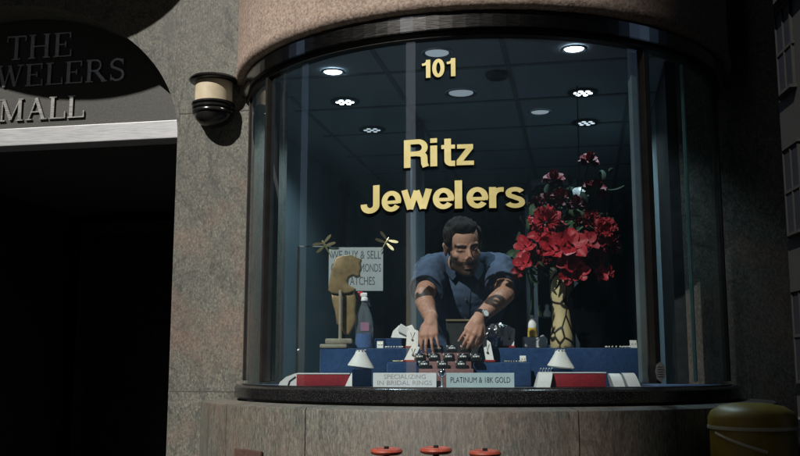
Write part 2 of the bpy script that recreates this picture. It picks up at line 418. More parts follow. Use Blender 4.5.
def ground_mat():
    m = mat('street_asphalt', rough=.9); v = pos(m)
    f = ntex(m, v, 40, 6); setc(m, ramp(m, f, [(.3, (.03, .03, .031)), (.7, (.05, .05, .05))])); bump(m, f, .4, .01); return m
bm = BM(); minmax(bm, (-120, -120, GZ-.5), (120, 120, GZ-.13)); struct('ground', bm, ground_mat())
def pave_mat():
    m = mat('pavement_concrete', rough=.85); v = pos(m)
    br = N(m, 'ShaderNodeTexBrick'); br.offset = 0; br.inputs['Scale'].default_value = 1; br.inputs['Mortar Size'].default_value = .008
    br.inputs['Brick Width'].default_value = .9; br.inputs['Row Height'].default_value = .9
    br.inputs['Color1'].default_value = (.06, .058, .055, 1); br.inputs['Color2'].default_value = (.052, .051, .048, 1); br.inputs['Mortar'].default_value = (.06, .06, .06, 1)
    L(m, v, br.inputs['Vector']); f = ntex(m, v, 30, 6)
    setc(m, mix(m, 1.0, br.outputs['Color'], ramp(m, f, [(.3, (.75, .75, .75)), (.7, (1.1, 1.1, 1.1))]), 'MULTIPLY')); return m
bm = BM(); prism(bm, [(-60, -4.2), (4.2, -4.2), (4.2, 60), (-60, 60)], GZ-.35, GZ, lambda a, b, d: W(a, b, d)); struct('pavement', bm, pave_mat())
bm = BM(); prism(bm, [(-60, -4.35), (4.35, -4.35), (4.35, 60), (4.203, 60), (4.203, -4.203), (-60, -4.203)], GZ-.36, GZ+.004, lambda a, b, d: W(a, b, d))
struct('kerb', bm, mottled('kerb_stone', (.2, .2, .19), (.3, .3, .28), 20, .8))

# ---- the corner building ----------------------------------------------------
B = thing('corner_building', 'granite corner building with a rounded glass bay and arched doorway', 'building', (0, 0, GZ))
ac, aw, az, ab = -2.40, .985, 2.70, .735           # arch: centre, half width, springing, rise
def arch_pts(a=aw, b=ab, n=40, zs=az): return [(ac+a*math.cos(math.pi*k/n), zs+b*math.sin(math.pi*k/n)) for k in range(n+1)]
bm = BM()
cols = [(-9, ac-aw, GZ), (UJ, -1.03, GZ)]
AP = arch_pts(n=60)
for (u0, z0), (u1, z1) in zip(AP, AP[1:]): prism(bm, [(u0, z0), (u0, 7.19), (u1, 7.19), (u1, z1)], V0, .12, lambda a, b, d: W(a, d, b))
for u0, u1, z0 in cols: prism(bm, [(u0, z0), (u0, 7.19), (u1, 7.19), (u1, z0)], V0, .12, lambda a, b, d: W(a, d, b))
bmesh.ops.remove_doubles(bm, verts=bm.verts[:], dist=1e-5)
seen = {}
for f in bm.faces: seen.setdefault(tuple(round(x, 4) for x in f.calc_center_median()), []).append(f)
bmesh.ops.delete(bm, geom=[f for fs in seen.values() if len(fs) > 1 for f in fs], context='FACES')
obj('granite_wall', bm, M['granite'], B)
# stone joints on the pier
bm = BM()
for z in (1.487, 2.812, 4.2):
    minmax(bm, (-1.41, V0-.0012, z-.0022), (-1.03, V0+.05, z+.0022)); minmax(bm, (-9, V0-.0012, z-.0022), (-3.40, V0+.05, z+.0022))
for v in bm.verts: v.co = W(v.co.x, v.co.y, v.co.z)
obj('stone_joint', bm, mottled('joint_mortar', (.05, .05, .048), (.08, .08, .075), 40, .9), B)
bm = BM(); prism(bm, [(.95, -.05), (1.405, -.05), (1.405, 8), (.95, 8)], GZ, 7.19, lambda a, b, d: W(a, b, d)); obj('side_wall', bm, M['granite'], B)
bm = BM(); prism(bm, [(-9, 8.003), (1.405, 8.003), (1.405, 8.3), (-9, 8.3)], GZ, 7.19, lambda a, b, d: W(a, b, d)); obj('rear_wall', bm, M['granite'], B)
bm = BM(); prism(bm, [(-9.3, -.4), (-9.003, -.4), (-9.003, 8), (-9.3, 8)], GZ, 7.19, lambda a, b, d: W(a, b, d)); obj('far_side_wall', bm, M['granite'], B)

# unseen black overhang, added to keep skylight off the street front
bm = BM(); prism(bm, [(-9.6, -3.9), (2.2, -3.9), (4.2, -1.4), (4.2, 8.6), (-9.6, 8.6)], 7.2, 14, lambda a, b, d: W(a, b, d)); obj('added_overhang', bm, M['black'], B)
# header drum with rounded lip
bm = BM(); prof = [(1.125, 2.94), (1.165, 2.936), (1.18, 2.94), (1.191, 2.952), (1.195, 2.97), (1.191, 2.99), (1.186, 3.01), (1.186, 7.19), (1.125, 7.19)]
ring_solid(bm, prof, F0-1.5, F1+3, 170)
bmesh.ops.subdivide_edges(bm, edges=[e for e in bm.edges if abs(e.verts[0].co.z-e.verts[1].co.z) > 2], cuts=6)
for v in bm.verts:
    if v.co.z < 3.02 and v.co.xy.length > 1.15:
        d = v.co.xy.normalized(); k = noise.noise(v.co*42)*.004
        v.co.x += d.x*k; v.co.y += d.y*k; v.co.z += noise.noise(v.co*31)*.003
obj('concrete_drum', bm, M['concrete'], B, 50)

# low curved plinth of upright stone panels
panel_edges = [-78, -55.5, -34.0, 9.6, 33, 58, 78]
for a, b in zip(panel_edges, panel_edges[1:]):
    bm = BM(); g = .10
    ring_solid(bm, [(1.20, GZ), (1.31, GZ), (1.31, 1.443), (1.306, 1.450), (1.30, 1.452), (1.20, 1.459)], a+g, b-g, 14)
    obj('plinth_panel', bm, M['granite_low'], B, 30)
bm = BM(); ring_solid(bm, [(1.0, GZ), (1.199, GZ), (1.199, 1.448), (1.0, 1.448)], -76, 76, 60); obj('plinth_core', bm, M['black'], B)
bm = BM(); ring_solid(bm, [(1.2, GZ+.01), (1.303, GZ+.01), (1.303, 1.44), (1.2, 1.44)], -77.5, 77.5, 90); obj('plinth_joint', bm, mottled('pale_mortar', (.16, .15, .14), (.22, .21, .19), 60, .9), B)

# polished black sill, in lengths
se = [F0, -49, -22, -.5, 27, 55, F1]
for a, b in zip(se, se[1:]):
    bm = BM(); ring_solid(bm, [(1.02, Z_SILLB), (1.155, Z_SILLB), (1.163, Z_SILLB+.008), (1.163, Z_SILL-.010), (1.157, Z_SILL-.003), (1.15, Z_SILL), (1.02, Z_SILL)], a+.04, b-.04, 22)
    obj('sill_stone', bm, M['sill'], B, 40)

# steel band over the glass: flat facets
k = F0
bm = BM(); ring_solid(bm, [(1.10, Z_BANDB), (1.160, Z_BANDB), (1.160, Z_BANDT), (1.10, Z_BANDT)], F0, F1, 62)
bmesh.ops.bevel(bm, geom=[e for e in bm.edges if e.verts[0].co.xy.length > 1.15 and e.verts[1].co.xy.length > 1.15 and abs(e.verts[0].co.z-e.verts[1].co.z) < .01], offset=.003, segments=2, affect='EDGES')
obj('steel_band', bm, M['band'], B)
bm = BM(); ring_solid(bm, [(1.085, Z_BANDT+.002), (1.157, Z_BANDT+.002), (1.157, 2.938), (1.085, 2.938)], F0, F1, 90); obj('band_recess', bm, M['black'], B)
bm = BM(); ring_solid(bm, [(1.09, 2.845), (1.135, 2.845), (1.135, Z_BANDB-.001), (1.09, Z_BANDB-.001)], F0, F1, 90); obj('head_rail', bm, M['frame'], B, 40)
bm = BM(); ring_solid(bm, [(1.105, Z_SILL+.001), (1.130, Z_SILL+.001), (1.130, Z_SILL+.005), (1.105, Z_SILL+.005)], F0, F1, 90); obj('foot_rail', bm, M['frame'], B, 40)
# mullions: bronze face with steel fin behind
for px, wd in ((265, .017), (652, .028)):
    f = phi_of(PR(px, 250, 1.13)); rm = Matrix.Rotation(f, 3, 'Z')
    bm = BM(); add_box(bm, cyl(1.118, f, (1.538+2.845)/2), (wd, .045, 2.845-1.538), rm, .003); mu = obj('mullion', bm, M['frame'], B)
    bm = BM(); add_box(bm, cyl(1.078, f-.012,  (1.535+2.845)/2), (.012 if px < 400 else .042, .02, 1.30), rm, .003); obj('steel_fin', bm, M['frame'] if px < 400 else M['fin'], mu)
for f in (-77.0, 66.0):
    f = R_(f); rm = Matrix.Rotation(f, 3, 'Z')
    bm = BM(); add_box(bm, cyl(1.115, f, (1.538+2.845)/2), (.014, .03, 2.845-1.538), rm, .003); obj('mullion', bm, M['frame'], B)
f = phi_of(PR(691.5, 250, 1.115)); rm = Matrix.Rotation(f, 3, 'Z'); bm = BM(); add_box(bm, cyl(1.108, f, (1.538+2.845)/2), (.010, .014, 1.30), rm, .002); obj('glass_edge', bm, mottled('teal_glass_edge', (.12, .26, .25), (.25, .42, .4), 12, .3), B)
# curved glass
fa, fb = [math.degrees(phi_of(PR(px, 250, 1.13))) for px in (265, 651)]
for a, b in ((-76, fa-.9), (fa+.9, fb-1.0), (fb+1.0, 65)):
    bm = BM(); n = 60; lo, hi = [], []
    for i in range(n+1):
        f = R_(a+(b-a)*i/n); lo.append(bm.verts.new(cyl(1.12, f, Z_SILL+.004))); hi.append(bm.verts.new(cyl(1.12, f, 2.85)))
    for i in range(n): bm.faces.new((lo[i], lo[i+1], hi[i+1], hi[i]))
    obj('curved_glass', bm, M['glass'], B, 180)

# interior shell
FZ = .65
def roomslab(name, pts, z0, z1, m):
    bm = BM(); prism(bm, pts, z0, z1, lambda a, b, d: W(a, b, d)); return obj(name, bm, m, B)
roomslab('room_floor', [(-1.34, .125), (.94, .125), (.94, 7.98), (-1.34, 7.98)], GZ, FZ, mottled('grey_carpet', (.03, .035, .04), (.05, .055, .06), 80, .95))
roomslab('room_wall', [(-1.44, .13), (-1.345, .13), (-1.345, 7.9), (-1.44, 7.9)], GZ, 3.3, M['room'])
roomslab('shade_lining', [(.90, -.04), (.949, -.04), (.949, .59), (.90, .59)], FZ+.001, 3.048, M['black'])  # black sheet added to darken the lamp-lit inner end of the wall
roomslab('room_wall', [(.90, .6), (.945, .6), (.945, 7.9), (.90, 7.9)], FZ+.001, 3.048, M['room'])
roomslab('room_wall', [(-1.34, 7.4), (.9, 7.4), (.9, 7.5), (-1.34, 7.5)], FZ+.001, 3.048, M['room'])
bm = BM()
pts = [(1.12*math.sin(R_(f)), -1.12*math.cos(R_(f))) for f in range(-79, 77, 3)]
q = W(.93, .3), W(.93, 7.9), W(-1.34, 7.9), W(-1.34, .3)
pts += [(p.x, p.y) for p in q]
prism(bm, pts, Z_CEIL, Z_CEIL+.1, lambda a, b, d: Vector((a, b, d))); obj('ceiling', bm, M['ceil'], B)
bm = BM()
for i in range(-1, 5):                                      # tee bars, building frame
    u = -1.04+.6*i
    if u < .9: minmax(bm, (u-.012, -.98 if abs(u) < .5 else -.55 if abs(u) < .93 else .2, Z_CEIL-.004), (u+.012, 7.4, Z_CEIL+.002))
for i in range(0, 14):
    v = -.72+.6*i; h = math.sqrt(max(0, 1.1**2-v*v)) if v < 0 else 1.1
    minmax(bm, (max(-h, -1.3), v-.012, Z_CEIL-.006), (min(h, .9), v+.012, Z_CEIL+.002))
for v in bm.verts: v.co = W(v.co.x, v.co.y, v.co.z)
obj('ceiling_tee', bm, M['ceil_grid'], B)

# vestibule behind the arch
def vbox(name, a, b, m, parent=B, bev=0):
    bm = BM(); minmax(bm, a, b, bev)
    for v in bm.verts: v.co = W(v.co.x, v.co.y, v.co.z)
    return obj(name, bm, m, parent)
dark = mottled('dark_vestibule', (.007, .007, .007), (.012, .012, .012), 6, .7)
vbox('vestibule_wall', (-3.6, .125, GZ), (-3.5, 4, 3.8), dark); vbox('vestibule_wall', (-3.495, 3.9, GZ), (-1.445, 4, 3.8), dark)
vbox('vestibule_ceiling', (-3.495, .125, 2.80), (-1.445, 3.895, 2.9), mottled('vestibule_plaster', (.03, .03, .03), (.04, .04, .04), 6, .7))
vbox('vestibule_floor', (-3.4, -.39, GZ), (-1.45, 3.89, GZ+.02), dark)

# arched sign plate, lintel and doors
zl0, zl1 = Pv(176, 139, -.2).z, Pv(176, 121, -.2).z
bm = BM(); pp = [p for p in arch_pts(aw+.02, ab+.02) if p[1] > zl1+.002]; pp = [(pp[0][0]+.004, zl1+.002)]+pp+[(pp[-1][0]-.004, zl1+.002)]
prism(bm, pp, -.2, -.16, lambda a, b, d: W(a, d, b)); TY = obj('arched_plate', bm, M['tymp'], B)
vbox('door_lintel', (ac-aw-.02, -.225, zl0), (ac+aw+.02, -.10, zl1), M['alu'], B, .004)
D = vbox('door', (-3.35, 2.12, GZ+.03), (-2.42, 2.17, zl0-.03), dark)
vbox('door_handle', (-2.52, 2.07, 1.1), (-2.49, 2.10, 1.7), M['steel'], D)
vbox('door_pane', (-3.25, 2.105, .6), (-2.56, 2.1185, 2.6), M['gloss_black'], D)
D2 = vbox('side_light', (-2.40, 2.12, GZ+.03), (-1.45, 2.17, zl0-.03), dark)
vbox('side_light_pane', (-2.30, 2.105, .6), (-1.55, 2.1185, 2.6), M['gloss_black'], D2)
vbox('door_closer', (-2.25, 2.06, 2.50), (-2.02, 2.104, 2.53), M['frame'], D2)

# raised serif letters on the arched plate
TL = thing('arch_lettering', 'raised serif metal letters in three rows on the arched plate over the dark doorway', 'lettering', W(-2.28, -.2, 2.9))
def serif_row(txt, pc, ybase, ytop, width_px, sup=None):
    pb = Pv(pc, ybase, -.2); pt = Pv(pc, ytop, -.2); h = pt.z-pb.z
    adv = sum(SERIF[c][0] for c in txt); k = (Pv(pc+width_px/2, ybase, -.2)-Pv(pc-width_px/2, ybase, -.2)).dot(UV_U)/(adv-.12)
    u = pb.dot(UV_U)-(adv-.12)*k/2; z0 = pb.z
    for c in txt:
        fn = lambda x, y, d, u=u: W(u+x*k, -.2-d, z0+y*h)
        obj('letter', glyph_bm(SERIF[c][1], fn, .001, .012), M['letter_metal'], TL); u += SERIF[c][0]*k
serif_row('THE', 39, 59, 35, 65); serif_row('JEWELERS', 41, 86, 64, 162); serif_row('MALL', 41, 120, 98, 84)

# round canopy above the arch (out of frame; it throws the curved shadow)
CN = thing('round_canopy', 'dark semicircular canopy over the arched doorway, above the picture', 'canopy', W(-2.45, V0, 4.0))
bm = BM(); prism(bm, [(-2.43+1.06*math.cos(R_(a)), V0-.002-.87*math.sin(R_(a))) for a in range(0, 181, 5)], 3.98, 4.16, lambda a, b, d: W(a, b, d)); obj('canopy_deck', bm, M['black'], CN)
bm = BM(); prism(bm, [(-2.43+.9*math.cos(R_(a)), V0-.002-.78*math.sin(R_(a))) for a in range(0, 181, 5)], 4.162, 4.26, lambda a, b, d: W(a, b, d)); obj('canopy_top', bm, M['frame'], CN)

# ---- gilt window lettering ------------------------------------------------
def sans_row(name, label, txt, pxl, pxr, ybase, ytop, ktrack=0):
    mid = (pxl+pxr)/2
    zb = PR(mid, ybase, 1.13).z; zt = PR(mid, ytop, 1.13).z; h = zt-zb
    fl, fr = phi_of(PR(pxl, ybase, 1.13)), phi_of(PR(pxr, ybase, 1.13))
    adv = sum(GLY[c][0] for c in txt); last = {'z': .03, 's': .09, '1': .09}[txt[-1]]
    k = (fr-fl)/(adv-last)
    t = thing(name, label, 'lettering', cyl(1.122, (fl+fr)/2, zb))
    f = fl
    for c in txt:
        # tall strokes sit on the glass; a black copy behind peeps out below and to the left
        fn = lambda x, y, d, f=f: cyl(1.122+d, f+x*k, zb+y*h)
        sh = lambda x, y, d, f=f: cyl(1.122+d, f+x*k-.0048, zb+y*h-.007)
        lt = obj('letter', glyph_bm(GLY[c][1], fn, .0045, .009), M['gold'], t)
        obj('letter_backing', glyph_bm(GLY[c][1], sh, .0006, .003, .012), M['gold_backing'], lt)
        f += GLY[c][0]*k
sans_row('gilt_numerals', 'gilt street number 101 on the curved window just under the steel band', '101', 421, 455.5, 77, 59)
sans_row('gilt_lettering', 'gilt word Ritz, four letters on the curved glass above the longer word', 'Ritz', 404, 474, 166, 138)
sans_row('gilt_lettering', 'gilt word Jewelers in large letters across the curved glass', 'Jewelers', 361.5, 522.5, 209, 181)

# ---- street beyond and across ------------------------------------------------
def facade(name, label, c, size, rotz, floors, wallm, bay=None, sides=(0, 1, 2, 3)):
    """box building: per floor a ribbon of windows, or single windows when a bay width is given"""
    t = thing(name, label, 'building', (c[0], c[1], GZ-.13))
    rm = Matrix.Rotation(rotz, 3, 'Z'); sx, sy, sz = size; base = Vector((c[0], c[1], GZ-.13))
    bm = BM(); add_box(bm, base+Vector((0, 0, sz/2)), (sx, sy, sz), rm); obj('wall', bm, wallm, t)
    if bay is None:
        for j in range(floors):
            bm = BM(); add_box(bm, base+Vector((0, 0, (j+.55)*sz/floors)), (sx+.06, sy+.06, sz/floors*.5), rm); obj('window_band', bm, M['pane_dull'], t)
    else:
        for side in sides:
            ln = sx if side % 2 == 0 else sy; dd = (sy if side % 2 == 0 else sx)/2; r2 = rm @ Matrix.Rotation(side*math.pi/2, 3, 'Z')
            n = int(ln/bay)
            for i in range(n):
                for j in range(floors):
                    x = (i+.5-n/2)*ln/n; cz = base+Vector((0, 0, (j+.55)*sz/floors)); ww, wh = ln/n*.5, sz/floors*.62
                    bw = BM(); add_box(bw, cz+r2 @ Vector((x, -dd-.01, 0)), (ww, .06, wh), r2); wo_ = obj('window', bw, M['pane_dull'], t)
                    bf = BM()
                    for dx in (-ww/2, 0, ww/2): add_box(bf, cz+r2 @ Vector((x+dx, -dd-.03, 0)), (.07, .09, wh+.1), r2)
                    for dz, dy in ((-wh/2, .22), (0, .09), (wh/2, .12)): add_box(bf, cz+r2 @ Vector((x, -dd-dy/2+.012, dz)), (ww+.2, dy, .09), r2)
                    obj('window_frame', bf, wallm, wo_)
    bc = BM(); add_box(bc, base+Vector((0, 0, sz-.3)), (sx+.7, sy+.7, .5), rm); obj('cornice', bc, wallm, t)
    return t
dark_stone = mottled('dark_brick', (.05, .042, .038), (.085, .07, .06), 3, .85)
dim_stone = mottled('shade_dark_stone', (.005, .005, .0045), (.01, .009, .008), 4, .85)  # near-black stone: the shade on this building is put into its colour
sxy = Vector((SD.x, SD.y)).normalized(); rxy = Vector((-sxy.y, sxy.x)); rxy = rxy if rxy.x > 0 else -rxy
ra = math.atan2(rxy.y, rxy.x)
CA = Vector((.60, -.76)) + sxy*40
def across(name, label, c0, wdt, hgt, dep, sgn, mt):
    c = c0 + rxy*sgn*wdt/2 + sxy*dep/2
    facade(name, label, (c.x, c.y), (wdt, dep, hgt), ra, int(hgt/3.6), mt)
across('office_block', 'tall dark brick office block across the street, behind the viewer to the right', CA, 60, 58, 16, 1, dark_stone)
across('office_block', 'dark brick block across the street on the left side of the sunny alley', CA-rxy*4.4, 34, 46, 16, -1, dark_stone)
facade('office_block', 'dark stone block along the left end of the street, nearer the sunny alley', (-31, -8.5), (12, 17, 38), 0, 9, dark_stone)
facade('office_block', 'dark stone block at the far left end of the street beyond a gap', (-31, 16), (12, 25, 38), 0, 9, dark_stone)
facade('office_block', 'dark stone block beyond the right end of the street', (16.5, -21), (25, 16, 44), 0, 12, dark_stone)
facade('street_building', 'stone building with shade put into its dark colour, seen past the right edge of the dark corner pier', (17.8, 33), (12, 30, 12.6), R_(-4), 3, dim_stone, 2.4, (0, 3))
facade('office_block', 'dark block standing straight across the side street', (21, 9), (14, 26, 42), 0, 11, dark_stone)

# ================================================================== DISPLAY INSIDE THE WINDOW
def bx(x0, x1, yt, yb, Y, dep, bm=None, bev=.004):
    """box whose front face at depth Y spans those pixels; returns bm"""
    bm = bm or BM(); a = P(x0, (yt+yb)/2, Y).x; b = P(x1, (yt+yb)/2, Y).x; zt = P(400, yt, Y).z; zb = P(400, yb, Y).z
    minmax(bm, (a, Y, zb), (b, Y+dep, zt), bev); return bm
FLZ = 1.522
# felt floor of the window
bm = BM(); pts = [(1.085*math.sin(R_(f)), -1.085*math.cos(R_(f))) for f in range(-76, 77, 4)]
prism(bm, pts, FLZ-.03, FLZ, lambda a, b, d: Vector((a, b, d))); obj('window_floor', bm, M['felt'], B)
bm = BM(); prism(bm, [(.99*a, .99*b) for a, b in pts], .66, FLZ-.031, lambda a, b, d: Vector((a, b, d))); obj('window_base', bm, M['black'], B)
def riser(label, x0, x1, yt, Y, dep, zt=None):
    bm = BM(); a = P(x0, yt, Y).x; b = P(x1, yt, Y).x; zt = zt or P(400, yt, Y).z
    minmax(bm, (a, Y, FLZ+.001), (b, Y+dep, zt), .006)
    return tag(obj('display_riser', bm, M['felt'], None, 40), label, 'display riser', 'blue velvet risers stepped behind the glass')
riser('long blue velvet riser on the left carrying the sculpture and the spray bottle', 320, 432, 348, -.645, .20, P(400, 348, -.72).z)
riser('long blue velvet riser on the right carrying the vase', 484, 641, 348, -.72, .26)
riser('low blue velvet step on the left in front of the long riser', 387, 424, 362.5, -.84, .115)
riser('low blue velvet step on the right in front of the long riser', 474, 531, 362.5, -.84, .115)
riser('small blue velvet block at the back left below the crumpled white stand', 374, 402, 338.5, -.47, .12)
riser('small blue velvet block at the back right beside the vase foot', 545, 556, 345, -.44, .10)
ZL = P(400, 348, -.72).z; ZB = P(400, 362.5, -.84).z; ZBK = P(400, 338.5, -.47).z

# --- red velvet trays with white ramps
def tray(label, x0, x1, yt, Y):
    t = thing('velvet_tray', label, 'jewellery tray', P((x0+x1)/2, 387, Y+.03), 'red velvet trays')
    a, b = P(x0, 380, Y).x, P(x1, 380, Y).x; zt = P(400, yt, Y).z
    bm = BM(); minmax(bm, (a, Y, FLZ+.001), (b, Y+.09, zt-.004), .003); obj('velvet_body', bm, M['redv'], t, 40)
    bm = BM(); minmax(bm, (a-.002, Y-.002, zt-.0035), (b+.002, Y+.092, zt+.001), .001); obj('white_rim', bm, M['white'], t)
tray('red velvet tray with a white rim at the left front of the window', 296.5, 349, 373.5, -.745)
tray('red velvet tray with a white rim at the right front of the window', 553, 606, 372.5, -.93)
def ramp_stand(label, x0, x1, yt, Y, lean=.25, prongs=False):
    """curved white bracelet ramp"""
    a, b = P(x0, 380, Y).x, P(x1, 380, Y).x; zt = P(400, yt, Y).z; h = zt-FLZ
    t = thing('bracelet_ramp', label, 'bracelet stand', ((a+b)/2, Y+.03, FLZ), 'white bracelet ramps')
    pr = [(0, .001), (.004, h*.35), (.012, h*.72), (.028, h*.97), (.045, h), (.06, h*.8), (.066, .001)]
    bm = BM(); sh = (b-a)*lean
    rows = []
    for k in range(5):
        x = a+(b-a)*k/4; rows.append([bm.verts.new((x+(z/h)*sh-sh/2, Y+y, FLZ+z)) for y, z in pr])
    for p, q in zip(rows, rows[1:]):
        for j in range(len(pr)): bm.faces.new((p[j], q[j], q[(j+1) % len(pr)], p[(j+1) % len(pr)]))
    bm.faces.new(rows[0]); bm.faces.new(rows[-1][::-1]); obj('ramp', bm, M['white'], t, 50)
    if prongs:
        bm = BM()
        for k in range(5):
            x = a+(b-a)*(.1+.2*k)+sh/2; add_tube(bm, [(x, Y+.04, zt-.003), (x, Y+.036, zt+.010), (x+.003, Y+.03, zt+.013)], .0013, 6); ico(bm, (x+.003, Y+.03, zt+.013), .003, 1)
        obj('silver_clasp', bm, M['steel'], t)
    return t
ramp_stand('white bracelet ramp with silver clasps at the right end of the left red tray', 348, 361, 373, -.76, .45, True)
ramp_stand('white bracelet ramp with silver clasps at the left end of the right red tray', 538, 552, 372, -.97, .3, True)
ramp_stand('plain white bracelet ramp just right of the right red tray', 612, 623.5, 373.5, -.86, -.3)
ramp_stand('plain white bracelet ramp, outermost on the right of the window', 626, 638.5, 373, -.83, -.35)
# white curved neck collar lying at the far left, with a black slot
t = thing('white_collar_form', 'long white curved display form with a dark slot at the far left of the window', 'jewellery form', P(288, 386, -.66))
bm = BM(); Y = -.64
pl = [P(278, 386.5, Y), P(280, 382, Y), P(286, 377, Y), P(295, 373.5, Y), P(297, 373.5, Y), P(297, 386.5, Y)]
prism(bm, [(p.x, p.z) for p in pl], Y, Y+.07, lambda a, b, d: Vector((a, d, b))); obj('form_body', bm, M['white'], t, 30)
bm = BM(); add_tube(bm, [P(288, 385.5, Y-.002), P(289.5, 381, Y-.002), P(295.5, 376.5, Y-.002)], .0028, 6); obj('dark_slot', bm, M['black'], t)
# stickers / cards
def card(label, x0, x1, yt, yb, Y, m, lines, ink, sizes, tilt=0):
    t = thing('text_card', label, 'card', P((x0+x1)/2, yb, Y), 'text cards at the front of the window')
    a, b = P(x0, yb, Y), P(x1, yb, Y); zt, zb = P(400, yt, Y).z, FLZ+.001
    bm = BM(); minmax(bm, (a.x, Y, zb), (b.x, Y+.012, zt), .001); obj('card_block', bm, m, t)
    for (txt, fy, sz, wscale) in lines:
        cx = (a.x+b.x)/2; cz = zb+(zt-zb)*fy
        me = font_mesh(txt, sz, lambda x, y: Vector((x, Y-.0006, cz+y)))
        xs = [v.co.x for v in me.vertices]; k_ = (b.x-a.x)*wscale/(max(xs)-min(xs)); xm = (max(xs)+min(xs))/2
        for v in me.vertices: v.co.x = cx+(v.co.x-xm)*k_
        obj('printed_line', me, ink, t)
card('white card reading SPECIALIZING IN BRIDAL RINGS standing left of the ring stand', 373, 436.5, 373, 387.5, -.975, M['card'],
     [('SPECIALIZING', .73, .024, .66), ('IN BRIDAL RINGS', .3, .024, .86)], M['ink_pale'], None)
card('pale green card reading PLATINUM & 18K GOLD standing right of the ring stand', 446.5, 514.5, 373, 388, -1.015, M['card2'],
     [('PLATINUM & 18K GOLD', .5, .030, .88)], M['ink'], None)
# small round-shouldered white pendant busts on dark ring feet
def bust(label, px, Y, s=1):
    base = P(px, 372, Y); zt = P(px, 350, Y).z; c = Vector((base.x, Y, FLZ))
    t = thing('pendant_bust', label, 'jewellery bust', c, 'small white pendant busts')
    zb = P(px, 368, Y).z
    prof = [(.006, zb-.004), (.044, zb), (.053, zb+.004), (.051, zb+.010), (.043, zb+.022), (.033, zb+.038), (.025, zb+.052), (.021, zb+.062), (.017, zb+.068), (.010, zb+.070)]
    bm = BM(); add_lathe(bm, prof, (c.x, c.y, 0), 28); 
    for v in bm.verts: v.co.z += (v.co.x-c.x)*-.12*s; v.co.y = c.y+(v.co.y-c.y)*.55
    obj('bust_cone', bm, M['white'], t, 60)
    bm = BM(); minmax(bm, (c.x-.034, c.y-.022, FLZ+.001), (c.x+.04, c.y+.026, zb-.005), .004); obj('velvet_block', bm, M['bustbase'], t, 40)
    bm = BM()
    for k in range(9):
        a = 2*math.pi*k/9; ico(bm, (c.x+.018*math.cos(a), c.y+.013*math.sin(a), zb+.069), .0038, 1)
    obj('silver_chain', bm, M['steel'], t, 60)
bust('small white pendant bust with a silver collar behind the left red tray', 361, -.80)
bust('small white pendant bust with a silver collar behind the right red tray', 561, -.86, .8)

# --- pink ring stand with black ring boxes
t = thing('ring_stand', 'pink leather stepped ring stand in the middle under the man\'s hands', 'ring stand', P(446, 375, -.93))
bm = BM(); z1 = P(400, 369, -.93).z; z2 = P(400, 361.5, -.87).z; z3 = P(400, 353, -.82).z
xa, xb = P(419, 370, -.95).x, P(474, 370, -.95).x
minmax(bm, (xa, -.935, FLZ+.001), (xb, -.88, z1), .003); obj('front_board', bm, M['pinkboard'], t, 40)
bm = BM(); minmax(bm, (xa+.004, -.879, FLZ+.001), (xb-.004, -.84, z2), .003); obj('middle_board', bm, M['pinkboard'], t, 40)
bm = BM(); minmax(bm, (xa+.012, -.839, FLZ+.001), (xb-.012, -.79, z3), .003); obj('rear_board', bm, M['pinkboard'], t, 40)
def ringbox(px, Y, z, label):
    c = P(px, 360, Y); c.z = z
    t = thing('ring_box', label, 'ring box', c, 'black ring boxes on the pink stand')
    w_, h = .041, .026
    bm = BM(); minmax(bm, (c.x-w_/2, Y-.013, z+.001), (c.x+w_/2, Y+.013, z+h*.62), .003); obj('box_base', bm, M['gloss_black'], t, 40)
    bm = BM(); add_box(bm, (c.x, Y+.016, z+h*.75), (w_, .006, h*.9), Matrix.Rotation(-.25, 3, 'X'), .001); obj('box_lid', bm, M['gloss_black'], t, 40)
    bm = BM(); minmax(bm, (c.x-w_*.3, Y-.009, z+h*.62), (c.x+w_*.3, Y+.009, z+h*.62+.006), .001); obj('white_pad', bm, M['white'], t, 40)
    bm = BM()
    add_lathe(bm, [(.006+.0012*math.cos(a), .0012*math.sin(a)) for a in [k*math.pi/3 for k in range(7)]], (c.x, Y-.010, z+h*.62+.006), 14, Matrix.Rotation(R_(90), 3, 'X'), False)
    obj('ring', bm, M['steel'], t, 180)
rows_ = [(z1, -.915, [424, 442.5, 461], 'front'), (z2, -.862, [419.5, 434, 448.5, 463, 476], 'middle'), (z3, -.815, [438, 452, 466], 'rear')]
ordn = ['first', 'second', 'third', 'fourth', 'fifth']
for z, Y, xs, rn in rows_:
    for i, px in enumerate(xs): ringbox(px, Y, z, 'black ring box, %s from the left in the %s row of the pink stand' % (ordn[i], rn))
t = thing('mirror_ball', 'small silver ball on a stem at the front of the pink ring stand', 'ornament', P(442, 386, -1.0))
bm = BM(); c = P(442, 373, -1.0); ico(bm, c, .016, 3); obj('silver_ball', bm, mat('mirror_silver', (.75, .75, .77), .12, 1), t, 180)
bm = BM(); add_tube(bm, [(c.x, c.y, FLZ+.001), c-Vector((0, 0, .014))], .004, 8); add_lathe(bm, [(.014, FLZ+.001), (.014, FLZ+.004), (.003, FLZ+.007)], (c.x, c.y, 0), 16); obj('ball_stem', bm, M['steel'], t)
# dark sheet with gilt edge behind the hands
t = thing('black_display_board', 'black leaning display board with a gilt top edge between the man\'s hands', 'display board', P(463, 350, -.74))
bm = BM(); a, b = P(446, 321, -.7), P(482, 348, -.78)
A = [Vector((a.x, -.70, a.z)), Vector((b.x, -.70, a.z)), Vector((b.x, -.76, ZB)), Vector((a.x, -.76, ZB))]
bm.faces.new([bm.verts.new(v) for v in A]); bmesh.ops.solidify(bm, geom=bm.faces[:], thickness=.006); obj('board', bm, M['black'], t)
bm = BM(); minmax(bm, (a.x, -.712, a.z-.001), (b.x, -.694, a.z+.006), .001); obj('gilt_edge', bm, M['goldm'], t)

